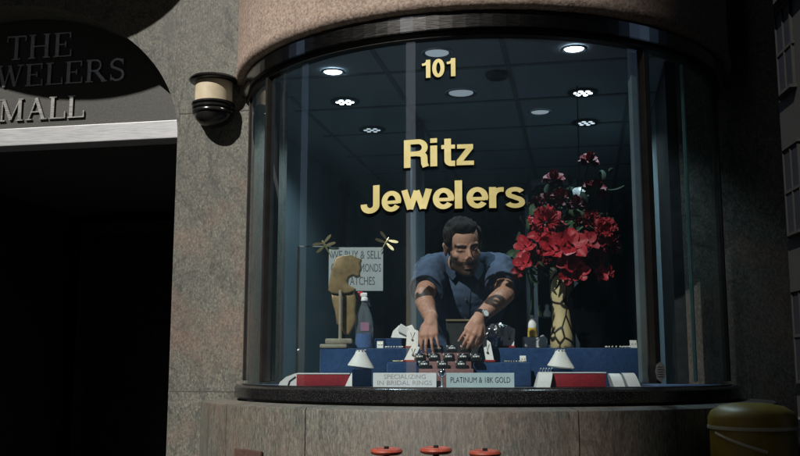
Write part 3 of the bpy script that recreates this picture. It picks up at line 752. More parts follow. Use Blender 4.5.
# --- pendant cards
def pendant(label, x0, x1, yt, yb, Y, z0, tilt=.1, shape=0):
    a, b = P(x0, yb, Y), P(x1, yb, Y); zt = P(400, yt, Y).z; w_ = b.x-a.x; h = zt-z0
    t = thing('pendant_stand', label, 'pendant stand', ((a.x+b.x)/2, Y, z0), 'white pendant stands')
    pl = [(a.x, z0+.008), (a.x-.0+tilt*h, z0+h*.78), (a.x+w_*.28+tilt*h, zt), (a.x+w_*.95+tilt*h, z0+h*.82), (b.x, z0+.008)]
    bm = BM(); prism(bm, pl, 0, .012, lambda x, z, d: Vector((x, Y+d+(z-z0)*.25, z))); obj('pendant_card', bm, M['white'], t, 30)
    bm = BM(); minmax(bm, (a.x-.004, Y-.008, z0+.001), (b.x+.004, Y+.04, z0+.009), .001); obj('red_foot', bm, M['redv'], t)
    cx = (a.x+b.x)/2+tilt*h*.7; bm = BM()
    yf = lambda z: Y-.002+(z-z0)*.25
    add_tube(bm, [(cx-w_*.18, yf(zt-h*.25), zt-h*.25), (cx-.002, yf(z0+h*.45), z0+h*.45), (cx+w_*.18, yf(zt-h*.25), zt-h*.25)], .0011, 5)
    obj('chain', bm, M['frame'], t)
    bm = BM(); ico(bm, (cx-.002, yf(z0+h*.4)-.001, z0+h*.40), .0055, 1); obj('pendant', bm, M['frame'], t)
pendant('white pendant stand tilted right beside the foil, right of the man\'s hands', 503, 514, 325, 347, -.66, ZL+.001, .12)
pendant('white pendant stand with a dark drop just left of the man\'s right hand', 406, 418, 327, 347, -.62, ZL+.001, .05)
pendant('small white pendant stand on the low right step under the foil', 486, 494, 338, 361, -.83, ZB+.001, -.1)
pendant('small white pendant stand on the low left step beside the ring boxes', 404, 414, 344, 361, -.83, ZB+.001, .35)
def crumple(name, label, cat, c, size, m, seed, parent=None):
    bm = BM(); q = ico(bm, (0, 0, 0), 1, 4)
    for v in bm.verts:
        k = 1+.35*noise.noise(v.co*2.3+Vector((seed, 0, 0)))+.16*abs(noise.noise(v.co*6+Vector((0, seed, 0))))
        v.co = v.co*k; v.co.x *= size[0]; v.co.y *= size[1]; v.co.z *= size[2]
    zmin = min(v.co.z for v in bm.verts)
    for v in bm.verts: v.co += Vector((c[0], c[1], c[2]-zmin))
    bmesh.ops.decimate if False else None
    o = obj(name, bm, m, parent)
    if cat: tag(o, label, cat)
    return o
c = P(499, 338, -.60); crumple('crumpled_foil', 'crumpled silver foil bag lying behind the man\'s left hand', 'foil bag', (c.x, -.58, ZL+.001), (.052, .04, .045), mat('silver_foil', (.7, .72, .74), .28, 1), 3)
# angular white necklace stand at back left (two leaning facets)
t = thing('folded_white_stand', 'angular folded white necklace stand at the left of the man\'s arm', 'necklace stand', P(400, 340, -.5))
Y = -.44; pl = [P(391, 337.5, Y), P(393, 331, Y), P(399, 325, Y), P(405, 327, Y), P(412, 324.5, Y), P(415, 330, Y), P(411, 338.5, Y)]
bm = BM(); zb = ZBK+.001
pp = [(p.x, max(p.z, zb)) for p in pl]; prism(bm, pp, Y, Y+.05, lambda a, b, d: Vector((a, d+(b-zb)*.3, b))); obj('folded_card', bm, M['white'], t, 20)
bm = BM(); p = P(404, 330, Y); add_box(bm, (p.x, Y-.004, p.z), (.05, .01, .034), Matrix.Rotation(.5, 3, 'Y'), .002); obj('card_flap', bm, M['white'], t, 20)
# folded white block on the right with little yellow-capped bottle
t = thing('white_folded_block', 'low white folded block under the small yellow and white bottle', 'display block', P(536, 347, -.55))
Y = -.62; pl = [P(525, 347.5, Y), P(524.5, 337, Y), P(541, 338, Y), P(543.5, 335, Y), P(547.5, 339, Y), P(547, 347.5, Y)]
bm = BM(); prism(bm, [(p.x, max(p.z, ZL+.001)) for p in pl], Y, Y+.07, lambda a, b, d: Vector((a, d, b))); obj('block', bm, M['white'], t, 30)
zt = P(400, 337, Y).z
t = thing('glue_bottle', 'little white bottle with a yellow band standing on the low white folded block', 'bottle', (P(532, 337, -.585).x, -.585, zt))
c = P(532, 330, -.585); z0, z9 = zt+.0012, P(400, 315.5, -.585).z; H = z9-z0
yel = mottled('yellow_plastic', (.6, .38, .05), (.7, .46, .08), 20, .45)
bm = BM(); add_lathe(bm, [(.019, z0), (.020, z0+.004), (.020, z0+H*.42)], (c.x, c.y, 0), 20); obj('yellow_band', bm, yel, t, 50)
bm = BM(); add_lathe(bm, [(.0195, z0+H*.421), (.0195, z0+H*.62), (.012, z0+H*.74), (.010, z0+H*.78)], (c.x, c.y, 0), 20); obj('bottle_body', bm, M['white'], t, 50)
bm = BM(); add_lathe(bm, [(.011, z0+H*.781), (.011, z0+H*.86), (.005, z0+H), (.001, z0+H)], (c.x, c.y, 0), 16); obj('nozzle', bm, M['card'], t, 50)

# --- glass panel with the notice, dragonflies
Yp = -.36
t = thing('display_glass_panel', 'upright clear glass panel with a bright edge behind the sculpture', 'glass panel', P(355, 348, Yp))
a, b = P(300, 247, Yp), P(412, 247, Yp)
bm = BM(); minmax(bm, (a.x, Yp, ZL*0+FLZ+.001), (b.x, Yp+.008, a.z)); obj('pane', bm, M['glass_in'], t)
bm = BM(); minmax(bm, (a.x-.006, Yp-.003, a.z+.0005), (P(331, 247, Yp).x, Yp+.011, a.z+.005)); obj('bright_edge', bm, M['steel'], t)
bm = BM(); minmax(bm, (a.x-.011, Yp-.006, FLZ+.001), (a.x-.001, Yp+.012, a.z+.004), .001); obj('edge_post', bm, M['frame'], t)
bm = BM(); c = P(298.5, 350.5, Yp-.01); ico(bm, c, .008, 2); obj('edge_clip', bm, M['steel'], t, 180)
tn = thing('notice_board', 'grey notice reading WE BUY & SELL GOLD, DIAMONDS & WATCHES hung behind the sculpture', 'notice', P(356, 290, Yp-.006))
a, b = P(329, 247.5, Yp-.008), P(383, 291, Yp-.008); Yn = Yp-.010
bm = BM(); minmax(bm, (a.x, Yn, b.z), (b.x, Yn+.006, a.z), .001); obj('notice_sheet', bm, mottled('grey_notice_card', (.34, .38, .38), (.42, .46, .46), 8, .5), tn)
hgt = a.z-b.z; cx = (a.x+b.x)/2; grey = mat('grey_ink', (.09, .1, .11), .6)
for txt, fy, sx in (('WE BUY & SELL', .82, 1.0), ('GOLD, DIAMONDS', .52, 1.0), ('& WATCHES', .22, 1.05)):
    cz = b.z+hgt*fy; me = font_mesh(txt, .052, lambda x, y: Vector((0, 0, 0)) + Vector((x, Yn-.0008, cz+y)))
    xs = [v.co.x for v in me.vertices]; k = (b.x-a.x)*(.92 if len(txt) > 10 else .7)/(max(xs)-min(xs))
    for v in me.vertices: v.co.x = cx+v.co.x*k
    obj('printed_line', me, grey, tn)
def dragonfly(label, px, py, rot):
    c = P(px, py, Yp-.015); t = thing('gilt_dragonfly', label, 'ornament', c, 'gilt dragonflies')
    q = Matrix.Rotation(rot, 3, 'Y')
    bm = BM(); add_tube(bm, [c+q @ Vector((0, -.004, z)) for z in (-.045, -.02, .005, .02, .03)], [.0015, .003, .005, .006, .004], 8); obj('body', bm, M['goldm'], t, 60)
    for s in (-1, 1):
        for tz, an in ((.016, .35), (.004, -.25)):
            bm = BM(); pl = []
            for k in range(16):
                a = 2*math.pi*k/16; x = .026+.024*math.cos(a); z = .0065*math.sin(a)*(.7+.5*x/.05)
                pl.append((s*(x*math.cos(an)-z*math.sin(an)), tz+x*math.sin(an)+z*math.cos(an)))
            prism(bm, pl, -.002, .0, lambda x, z, d: c+q @ Vector((x, d-.004-abs(x)*.25, z))); obj('wing', bm, M['goldm'], t)
dragonfly('gilt dragonfly perched on the upper left corner of the grey notice', 325.5, 246.5, -.5+math.pi*0)
dragonfly('gilt dragonfly perched on the upper right corner of the grey notice', 385.5, 243.5, .55)

# --- sculpture
Ys = -.60
ts = thing('abstract_sculpture', 'bronze brown abstract sculpture with a round notch, on a pole and stepped base', 'sculpture', P(341, 347, Ys))
wood = mottled('bronzed_wood', (.17, .115, .05), (.36, .25, .12), 26, .42, .25)
def px_prism(name, pts, Y0, dep, m, parent, bev=.006, smooth=50, wob=0):
    bm = BM(); pp = [(p.x, p.z) for p in [P(x, y, Y0) for x, y in pts]]
    A = [bm.verts.new((x, Y0, z)) for x, z in pp]; f = bm.faces.new(A)
    q = bmesh.ops.extrude_face_region(bm, geom=[f]); bmesh.ops.translate(bm, vec=(0, dep, 0), verts=[v for v in q['geom'] if isinstance(v, bmesh.types.BMVert)])
    if bev:
        es = [e for e in bm.edges if abs(e.verts[0].co.y-e.verts[1].co.y) < 1e-5]
        bmesh.ops.bevel(bm, geom=es, offset=bev, segments=3, affect='EDGES', profile=.5)
    bmesh.ops.triangulate(bm, faces=[f for f in bm.faces if len(f.verts) > 4])
    return obj(name, bm, m, parent, smooth)
notch = [(352.5, 275), (348.5, 277), (347, 281), (348.5, 285), (352.5, 287)]
head = [(328, 290), (329.5, 280), (332, 268), (335.5, 257.5), (341, 255.5), (351, 254.5), (357, 257.5), (361.5, 259), (360, 263.5), (361.5, 268), (359.5, 272), (360, 275.5), (357, 276.5)] + notch + [(355.5, 288.5), (354.5, 291), (349, 293), (338, 294), (331, 293)]
px_prism('upper_block', head, Ys, .075, wood, ts)
body = [(331, 294), (342, 294.8), (354, 291.8), (356, 299), (355, 311), (356.5, 319), (353, 328), (349, 335), (344, 334), (340, 326), (336.5, 324), (335, 312), (332, 302)]
px_prism('lower_block', body, Ys+.012, .055, wood, ts, .008)
bm = BM(); add_tube(bm, [P(340.5, 290, Ys-.012), P(340.2, 341, Ys-.012)], .0075, 12); obj('pole', bm, mottled('stone_pole', (.25, .21, .15), (.34, .29, .21), 30, .6), ts, 60)
bs = mottled('sand_stone', (.2, .18, .13), (.3, .27, .2), 40, .7)
obj('upper_plinth', bx(325, 352, 338.5, 344, Ys-.03, .10, None, .006), bs, ts, 40); 
bm = BM(); zt = P(400, 344, Ys-.05).z; minmax(bm, (P(319.5, 344, Ys-.05).x, Ys-.05, ZL+.001), (P(347, 344, Ys-.05).x, Ys+.09, zt-.0005), .006); obj('lower_plinth', bm, bs, ts, 40)

# --- spray bottle
t = thing('spray_bottle', 'clear spray bottle of blue cleaner with a red trigger beside the sculpture', 'spray bottle', (P(364, 347, -.56).x, -.55, ZL))
c = P(364, 340, -.55); c.z = 0; z0 = ZL+.001; zz = lambda py: P(400, py, -.55).z
sq = Matrix.Scale(.72, 3, Vector((0, 1, 0)))
prof = [(.012, z0), (.036, z0+.002), (.038, z0+.01), (.0385, zz(330)), (.037, zz(322)), (.030, zz(314)), (.018, zz(307)), (.0125, zz(304)), (.0125, zz(301))]
bm = BM(); add_lathe(bm, prof, c, 28, sq); obj('bottle_body', bm, M['bottle'], t, 60)
liq = bpy.data.materials.new('blue_cleaner'); liq.use_nodes = True
pb = liq.node_tree.nodes['Principled BSDF']; pb.inputs['Base Color'].default_value = (.01, .16, .5, 1); pb.inputs['Roughness'].default_value = .1; pb.inputs['Transmission Weight'].default_value = .25
bm = BM(); add_lathe(bm, [(.01, z0+.003), (.0345, z0+.004), (.036, z0+.012), (.0365, zz(334)), (.001, zz(334))], c, 28, sq); obj('cleaner', bm, liq, t, 60)
bm = BM(); add_box(bm, (c.x+.004, c.y-.028, zz(327)), (.036, .002, .036), None); obj('paper_label', bm, mottled('printed_label', (.12, .17, .32), (.5, .14, .16), 110, .5), t)
redp = mat('red_plastic', (.6, .03, .04), .35)
bm = BM(); add_lathe(bm, [(.0155, zz(301)), (.0155, zz(298)), (.011, zz(297))], c, 20); add_box(bm, (c.x-.002, c.y, zz(295)), (.03, .02, .018), None, .004); obj('spray_head', bm, M['card'], t, 50)
bm = BM(); add_box(bm, (c.x-.018, c.y, zz(293.3)), (.026, .018, .014), None, .004); add_box(bm, (c.x-.022, c.y-.004, zz(298)), (.006, .012, .03), Matrix.Rotation(.35, 3, 'Y'), .002); obj('trigger', bm, redp, t, 50)

# --- vase, busts
Yv = -.56
crack = mat('cracked_cream_glaze', (.5, .42, .3), .45)
vo = N(crack, 'ShaderNodeTexVoronoi', feature='DISTANCE_TO_EDGE'); vo.inputs['Scale'].default_value = 19; L(crack, pos(crack, (1, 1, .6)), vo.inputs['Vector'])
cf = ramp(crack, vo.outputs[0], [(0, (.012, .01, .008)), (.045, (.03, .022, .012)), (.075, (.5, .39, .2)), (1, (.62, .5, .28))]); setc(crack, cf)
t = thing('cracked_vase', 'tall cream vase with dark crackle lines and a narrow waist under the red flowers', 'vase', (P(561, 347, Yv).x, Yv+.02, ZL))
c = P(563, 330, Yv); zf = lambda py, Y=Yv: P(400, py, Y).z
prof = [(.046, ZL+.001), (.050, ZL+.008), (.049, zf(336)), (.046, zf(330)), (.041, zf(320)), (.040, zf(312)), (.043, zf(302)), (.047, zf(290)), (.048, zf(280)), (.046, zf(272)), (.042, zf(267)), (.038, zf(267)), (.040, zf(277))]
bm = BM(); add_lathe(bm, prof, (c.x, Yv+.03, 0), 36, None, False); obj('vase_body', bm, crack, t, 180)
def neck_bust(label, px, yt, yb, Y, wpx, m):
    c = P(px, yb, Y); zt = P(400, yt, Y).z; zb = ZL+.001; h = zt-zb; hw = (P(px+wpx/2, yb, Y).x-P(px-wpx/2, yb, Y).x)/2
    t = thing('necklace_bust', label, 'necklace bust', (c.x, Y, ZL)); bm = BM()
    prof = [(-.0, .0, .35), (.02, 0, .5), (.12, 0, .62), (.35, 0, .85), (.55, 0, .99), (.68, 0, 1.0), (.78, 0, .86), (.84, 0, .55), (.9, 0, .36), (1.0, 0, .33)]
    rings = []
    for fz, _, fw in prof:
        z = zb+h*fz; yo = -.0+.05*math.sin(fz*3)-.05
        rings.append([bm.verts.new((c.x+hw*fw*math.cos(a), Y+yo+.03+.035*fw*math.sin(a)*(1 if fz < .8 else 1.2), z-(.012*math.cos(a)**2 if .6 < fz < .8 else 0))) for a in [2*math.pi*k/28 for k in range(28)]])
    for p, q in zip(rings, rings[1:]):
        for k in range(28): bm.faces.new((p[k], p[(k+1) % 28], q[(k+1) % 28], q[k]))
    bm.faces.new(rings[0][::-1]); bm.faces.new(rings[-1])
    obj('bust_form', bm, m, t, 180)
    return t
bv = mat('black_velvet', (.0025, .0025, .003), 1, spec=0)
neck_bust('black velvet necklace bust standing just right of the cream vase', 591, 272, 347, -.62, 42, bv)
neck_bust('dark grey necklace bust behind and to the right of the black one', 606, 288, 347, -.42, 42, mat('grey_velvet', (.014, .016, .019), 1, spec=0))

# --- flowers
redf = [mottled('red_petal', (.2, .005, .01), (.34, .01, .02), 60, .6), mottled('deep_red_petal', (.12, .003, .008), (.24, .006, .013), 60, .65), mottled('scarlet_petal', (.26, .006, .013), (.42, .014, .026), 60, .55)]
leafm = mottled('dark_leaf', (.012, .032, .012), (.03, .065, .022), 30, .85)
def petal(bm, c, d, up, ln, wd, curl, n=4, ruff=0, seed=0):
    """cupped petal: starts at c, heads along d, curls towards up"""
    d = Vector(d).normalized(); up = (Vector(up)-d*Vector(up).dot(d)).normalized(); s = d.cross(up); rows = []
    for i in range(n+1):
        t_ = i/n; a = curl*t_; p = c+d*(ln*t_*math.cos(a*.6))+up*(ln*t_*math.sin(a*.8)); hw = wd*math.sin(math.pi*min(.12+t_*.8, .92))**.7
        row = []
        for j in (-1, -.5, 0, .5, 1):
            r = ruff*noise.noise(Vector((seed+j*2.1, t_*3, seed*.7))) if ruff else 0
            row.append(bm.verts.new(p+s*(hw*j)+up*(hw*.45*j*j+r*t_)))
        rows.append(row)
    for a, b in zip(rows, rows[1:]):
        for j in range(4): bm.faces.new((a[j], a[j+1], b[j+1], b[j]))
def rnd_dir(rng, hemi=None):
    while True:
        v = Vector((rng.uniform(-1, 1), rng.uniform(-1, 1), rng.uniform(-1, 1)))
        if .05 < v.length < 1:
            v.normalize()
            if hemi is None or v.dot(hemi) > -.35: return v
def rose(bm, c, r, axis, rng):
    axis = Vector(axis).normalized(); s = axis.orthogonal().normalized(); s2 = axis.cross(s)
    for lay in range(4):
        n = 3+lay
        for k in range(n):
            a = 2*math.pi*(k+lay*.37)/n+rng.uniform(-.2, .2); o = s*math.cos(a)+s2*math.sin(a)
            petal(bm, c+o*(r*.1*lay), (axis*(1.5-lay*.42)+o*(.15+.3*lay)), -o if lay < 3 else axis, r*(1.15-.05*lay), r*(.42+.1*lay), -.5 if lay > 1 else .5, 4, r*.25, rng.uniform(0, 99))
def carnation(bm, c, r, axis, rng, n=60):
    for k in range(n):
        d = rnd_dir(rng, Vector(axis)); petal(bm, c+d*(r*.35), d, rnd_dir(rng), r*rng.uniform(.55, .75), r*rng.uniform(.2, .3), rng.uniform(-.6, .6), 3, r*.35, rng.uniform(0, 99))
def orchid(bm, c, r, axis, rng):
    axis = Vector(axis).normalized(); s = axis.orthogonal().normalized(); s2 = axis.cross(s); a0 = rng.uniform(0, 1)
    for k in range(5):
        a = a0+2*math.pi*k/5; o = s*math.cos(a)+s2*math.sin(a); petal(bm, c, o+axis*.35, axis, r*rng.uniform(.85, 1.1), r*.42, rng.uniform(-.3, .4), 5, r*.3, rng.uniform(0, 99))
    for k in range(3): petal(bm, c, axis+s*math.cos(k*2.1)*.5+s2*math.sin(k*2.1)*.5, s, r*.4, r*.15, .4, 3)
tb = thing('flower_bouquet', 'large bouquet of red carnations, roses and lilies standing in the cream vase', 'bouquet', (c.x, Yv+.03, zf(268)))
mouth = Vector((P(561, 272, Yv).x, Yv+.03, zf(274)))
rng = random.Random(11)
FL = [ # kind, px, py, Y, px radius, material
 ('c', 546, 222, -.66, 17, 0), ('c', 604, 232, -.60, 14.5, 0), ('o', 571, 245, -.74, 20, 2), ('o', 552, 248, -.72, 17, 2), ('o', 586, 242, -.68, 14, 0), ('c', 560, 250, -.60, 16, 1),
 ('o', 526, 246, -.66, 12, 2), ('o', 524, 262, -.68, 12, 2), ('o', 530, 254, -.62, 12, 0), ('o', 519, 272, -.66, 9, 0), ('o', 570, 262, -.72, 15, 0), ('o', 579, 272, -.72, 12, 2), ('o', 568, 275, -.70, 11, 0), ('c', 585, 258, -.55, 15, 1),
 ('o', 600, 274, -.62, 10, 2), ('o', 608, 272, -.60, 7, 0), ('o', 601, 258, -.56, 9, 1), ('r', 561, 197, -.56, 9, 0), ('r', 589, 161, -.48, 9, 1), ('r', 595, 190, -.44, 11, 1), ('r', 554, 180, -.44, 10, 1), ('r', 536, 221, -.58, 8, 2), ('o', 540, 236, -.68, 12, 2), ('c', 573, 226, -.50, 13, 1), ('r', 613, 246, -.55, 7, 1),
 ('c', 538, 206, -.54, 10, 1), ('c', 556, 232, -.58, 13, 0), ('c', 590, 222, -.56, 12, 1), ('c', 596, 246, -.60, 12, 0), ('c', 541, 258, -.62, 11, 1), ('c', 577, 252, -.66, 12, 0), ('r', 575, 205, -.52, 10, 1), ('r', 548, 200, -.5, 9, 1)]
names = {'c': 'carnation', 'r': 'rose', 'o': 'lily'}
for i, (k, px, py, Y, pr, mi) in enumerate(FL):
    cc = P(px, py, Y); r = pr/F_PX*(Y-CAM.y); ax = (cc-mouth).normalized()+Vector((-.1, -1.0, .1)); bm = BM()
    {'c': carnation, 'r': rose, 'o': orchid}[k](bm, cc, r*(1 if k != 'r' else .95), ax, rng)
    fo = obj(names[k], bm, redf[mi], tb, 180)
    bm = BM(); back = cc-ax.normalized()*r*.1; midp = (back+mouth)/2+Vector((rng.uniform(-.02, .02), .04, rng.uniform(-.01, .02)))
    add_tube(bm, [back, midp, mouth+Vector((rng.uniform(-.02, .02), rng.uniform(-.015, .015), -.02))], .0028, 6)
    obj('stem', bm, leafm, fo)
bm = BM()
for k in range(240):
    px, py, Y = rng.gauss(567, 26), rng.gauss(226, 26), rng.uniform(-.64, -.38)
    if not (515 < px < 618 and 165 < py < 285): continue
    cc = P(px, py, Y); petal(bm, cc, rnd_dir(rng), rnd_dir(rng), rng.uniform(.03, .075), rng.uniform(.009, .02), rng.uniform(-.7, .7), 5)
obj('foliage', bm, leafm, tb, 180)
bm = BM()
add_tube(bm, [P(531, 312, -.60), P(532, 290, -.62), P(526, 268, -.64)], .003, 6)
obj('trailing_stem', bm, leafm, tb)
# ------------------------------------------------------------------ ceiling lamps
def downlight(label, px, py, rad, kind, strength):
    c = Pz(px, py, Z_CEIL-.008); c.z = Z_CEIL
    t = thing('ceiling_light', label, 'ceiling light', c, 'round lamps in the shop ceiling')
    bm = BM(); add_lathe(bm, [(rad*1.0, -.007), (rad*1.22, -.014), (rad*1.36, -.010), (rad*1.38, -.0062), (rad, -.0061)], c, 40, None, False); obj('trim_ring', bm, M['black'] if kind == 'dots' else M['steel'], t, 60)
    em = mat('lamp_lens', (.8, .85, .9), .4, emit=(.78, .9, 1.0), es=strength)
    bm = BM()
    if kind == 'disc': add_lathe(bm, [(0, -.0085), (rad*.99, -.0085), (rad*.99, -.0066), (0, -.0066)], c, 36)
    else:
        for k in range(7):
            o = Vector((0, 0, 0)) if k == 6 else Vector((math.cos(k*math.pi/3), math.sin(k*math.pi/3), 0))*rad*.66
            add_lathe(bm, [(0, -.0115), (rad*.21, -.0115), (rad*.21, -.0095), (0, -.0095)], c+o, 14)
        bp = BM(); add_lathe(bp, [(0, -.0090), (rad*.99, -.0090), (rad*.99, -.0064), (0, -.0064)], c, 36); obj('baffle', bp, M['black'], t)
    obj('lens', bm, em, t)
    if strength > .5:
        ld = bpy.data.lights.new('lamp_glow', 'SPOT'); ld.energy = (34 if kind == 'disc' else 22) if strength > 2 else 19; ld.spot_size = R_(112 if strength > 2 else 150); ld.spot_blend = .6; ld.shadow_soft_size = rad*.7; ld.color = (.68, .9, 1)
        lo_ = bpy.data.objects.new('lamp_glow', ld); COL.objects.link(lo_); lo_.location = Vector((0, 0, -.02)); lo_.parent = t
downlight('bright round ceiling lamp at the upper left behind the glass', 333, 72, .044, 'disc', 9)
downlight('bright round ceiling lamp at the upper right behind the glass', 574, 49, .044, 'disc', 9)
downlight('ceiling lamp showing a cluster of bright dots, left of the numerals', 345, 102, .058, 'dots', 9)
downlight('ceiling lamp showing a cluster of bright dots, at the upper right', 583, 93, .058, 'dots', 8)
downlight('dim round ceiling lamp just above the numerals', 437, 53, .055, 'disc', .35)
downlight('dim bluish round ceiling lamp right of and below the numerals', 461, 93, .065, 'disc', .3)
downlight('faint dotted ceiling lamp far back on the right', 586, 123, .06, 'dots', 1.2)
downlight('faint dotted ceiling lamp far back on the left', 372, 130, .06, 'dots', .8)
downlight('faint round ceiling lamp above the word on the right', 540, 112, .05, 'disc', .35)
t = thing('smoke_detector', 'small dark smoke detector on the ceiling between the lamps', 'smoke detector', Pz(497, 73, Z_CEIL))
bm = BM(); add_lathe(bm, [(.02, -.035), (.045, -.03), (.055, -.02), (.06, -.0065), (.001, -.0065)], Pz(497, 73, Z_CEIL), 24); obj('detector_body', bm, M['black'], t, 50)

# ------------------------------------------------------------------ shop furniture at the back
def cabinet(label, x0, x1, yt, yb, Y, dep, m, shelves=3):
    a, b = P(x0, yb, Y), P(x1, yb, Y); zt, zb = P(400, yt, Y).z, FZ+.001
    t = thing('display_cabinet', label, 'cabinet', ((a.x+b.x)/2, Y+dep/2, FZ), 'glass cabinets at the back of the shop')
    bm = BM()
    for x in (a.x, b.x-.03):
        for y in (Y, Y+dep-.03): minmax(bm, (x, y, zb), (x+.03, y+.03, zt))
    obj('cabinet_frame', bm, m, t)
    bm = BM(); minmax(bm, (a.x-.01, Y-.01, zb+.001), (b.x+.01, Y+dep+.01, zb+.75), .004); obj('cabinet_base', bm, M['room'], t)
    bm = BM(); minmax(bm, (a.x-.01, Y-.01, zt+.001), (b.x+.01, Y+dep+.01, zt+.05), .004); obj('cabinet_top', bm, m, t)
    for k in range(shelves):
        z = zb+.85+(zt-zb-.95)*k/shelves; bm = BM(); minmax(bm, (a.x+.031, Y+.01, z), (b.x-.031, Y+dep-.01, z+.012)); obj('shelf', bm, M['glass_in'], t)
        for j in range(4):
            x = a.x+.06+(b.x-a.x-.12)*j/3; bm = BM(); add_lathe(bm, [(.03, z+.013), (.034, z+.05), (.015, z+.08), (.02, z+.11), (.004, z+.12)], (x, Y+dep*.5, 0), 12); obj('ornament', bm, random.choice([M['white'], M['goldm'], M['felt'], M['steel']]), t, 60)
cabinet('tall glass cabinet of ornaments at the back left of the shop', 300, 345, 190, 350, 2.6, .45, M['frame'])
cabinet('tall glass cabinet of ornaments at the back centre behind the man', 425, 470, 195, 350, 5.2, .45, M['frame'])
cabinet('tall glass cabinet of ornaments at the back right behind the flowers', 535, 580, 185, 350, 2.6, .45, M['steel'])
t = thing('support_column', 'pale blue grey round column behind the man\'s right shoulder', 'column', P(418, 340, .9))
c = P(418, 300, .9); bm = BM(); add_lathe(bm, [(.042, FZ), (.042, Z_CEIL-.01)], (c.x, c.y, 0), 24); obj('shaft', bm, mottled('blue_grey_paint', (.12, .16, .19), (.17, .21, .24), 10, .5), t, 60)
bm = BM(); add_lathe(bm, [(.07, FZ+.001), (.07, FZ+.06), (.05, FZ+.08)], (c.x, c.y, 0), 24); obj('collar', bm, M['steel'], t, 60)
t = thing('pendant_lamp', 'pale round pendant shade seen behind the upper roses', 'pendant lamp', P(580, 192, .4))
c = P(580, 196, .2); bm = BM(); add_lathe(bm, [(.01, .045), (.03, .04), (.062, .01), (.066, -.01), (.058, -.03), (.02, -.038), (.001, -.038)], c, 28); obj('lamp_shade', bm, mottled('opal_shade', (.5, .52, .5), (.6, .62, .6), 8, .4), t, 180)
bm = BM(); add_tube(bm, [c+Vector((0, 0, .04)), Vector((c.x, c.y, Z_CEIL))], .003, 6); obj('cord', bm, M['black'], t)

# ------------------------------------------------------------------ outside fittings
# wall lamp
cs = W(-1.216, V0-.045, 0); zq = lambda py: Pv(215, py, V0-.045).z
T = thing('wall_lamp', 'cream and black drum shaped wall lamp on the granite pier beside the doorway', 'wall lamp', (cs.x, cs.y, zq(104)))
bm = BM(); add_lathe(bm, [(.02, zq(77)), (.112, zq(79)), (.118, zq(81)), (.112, zq(82.5)), (.03, zq(83))], cs, 40); obj('top_disc', bm, M['gloss_black'], T, 50)
bm = BM(); add_lathe(bm, [(.088, zq(83.2)), (.088, zq(103))], cs, 40); obj('drum', bm, M['cream'], T, 50)
pr = []
for k in range(3):
    z = 103.2+4.0*k; pr += [(.095, zq(z)), (.102-.002*k, zq(z+.8)), (.102-.002*k, zq(z+2.4)), (.094-.003*k, zq(z+3.6))]
bm = BM(); add_lathe(bm, pr, cs, 40); obj('louvre_stack', bm, M['gloss_black'], T, 40)
bm = BM(); add_lathe(bm, [(.088, zq(115.2)), (.086, zq(117)), (.078, zq(120.5)), (.06, zq(124)), (.03, zq(126)), (.001, zq(126.3))], cs, 40); obj('lower_bowl', bm, M['gloss_black'], T, 60)
bm = BM(); q = Matrix.Rotation(-ANG, 3, 'Z'); add_box(bm, W(-1.216, V0-.032, zq(97)), (.09, .06, .10), q, .006); obj('wall_bracket', bm, M['black'], T)

# three red handwheels on black pipe stubs
wheelm = mottled('worn_red_paint', (.22, .035, .02), (.36, .065, .035), 50, .5)
def handwheel(px, py, label, rot):
    c = P(px, py, -1.47); t = thing('valve_handwheel', label, 'valve', (c.x, c.y, GZ), 'red valve handwheels under the window')
    R = 16.0/F_PX*(-1.47-CAM.y)
    bm = BM(); add_lathe(bm, [(R-.013+.0125*math.cos(a), .0105*math.sin(a)) for a in [k*math.pi/4 for k in range(9)]], c, 36, None, False)
    obj('wheel_rim', bm, wheelm, t, 180)
    bm = BM()
    for k in range(5):
        a = rot+k*2*math.pi/5; add_tube(bm, [c, c+Vector((math.cos(a), math.sin(a), 0))*(R-.014)], .005, 8)
    obj('spokes', bm, wheelm, t)
    bm = BM(); add_lathe(bm, [(.014, -.010), (.014, .006), (.008, .009), (.008, .016), (.001, .017)], c, 6); obj('centre_nut', bm, M['frame'], t)
    bm = BM(); add_lathe(bm, [(.055, GZ), (.055, GZ+.05), (.038, GZ+.055), (.038, c.z-.11), (.05, c.z-.10), (.05, c.z-.07), (.032, c.z-.05), (.012, c.z-.045), (.010, c.z-.008)], (c.x, c.y, 0), 24); obj('black_valve_body', bm, M['black'], t, 40)
    bm = BM(); add_tube(bm, [(c.x, c.y+.03, c.z-.2), (c.x, -1.28, c.z-.2)], .03, 16); obj('pipe_stub', bm, M['black'], t)
handwheel(386.5, 451.5, 'worn red handwheel, leftmost of three under the window', .3)
handwheel(436, 450.5, 'worn red handwheel, middle one of three under the window', 1.0)
handwheel(485, 453.5, 'worn red handwheel, rightmost of three under the window', 1.7)
# rusty plate low on the plinth
f = phi_of(PR(248, 452, 1.312)); rm = Matrix.Rotation(f, 3, 'Z'); c = PR(248, 462, 1.316)
bm = BM(); add_box(bm, c, (.18, .012, .09), rm, .003); tag(obj('rusty_plate', bm, mottled('rusty_metal', (.05, .026, .02), (.09, .048, .036), 60, .85)), 'rusty brown plate fixed low on the left of the stone plinth', 'plate')
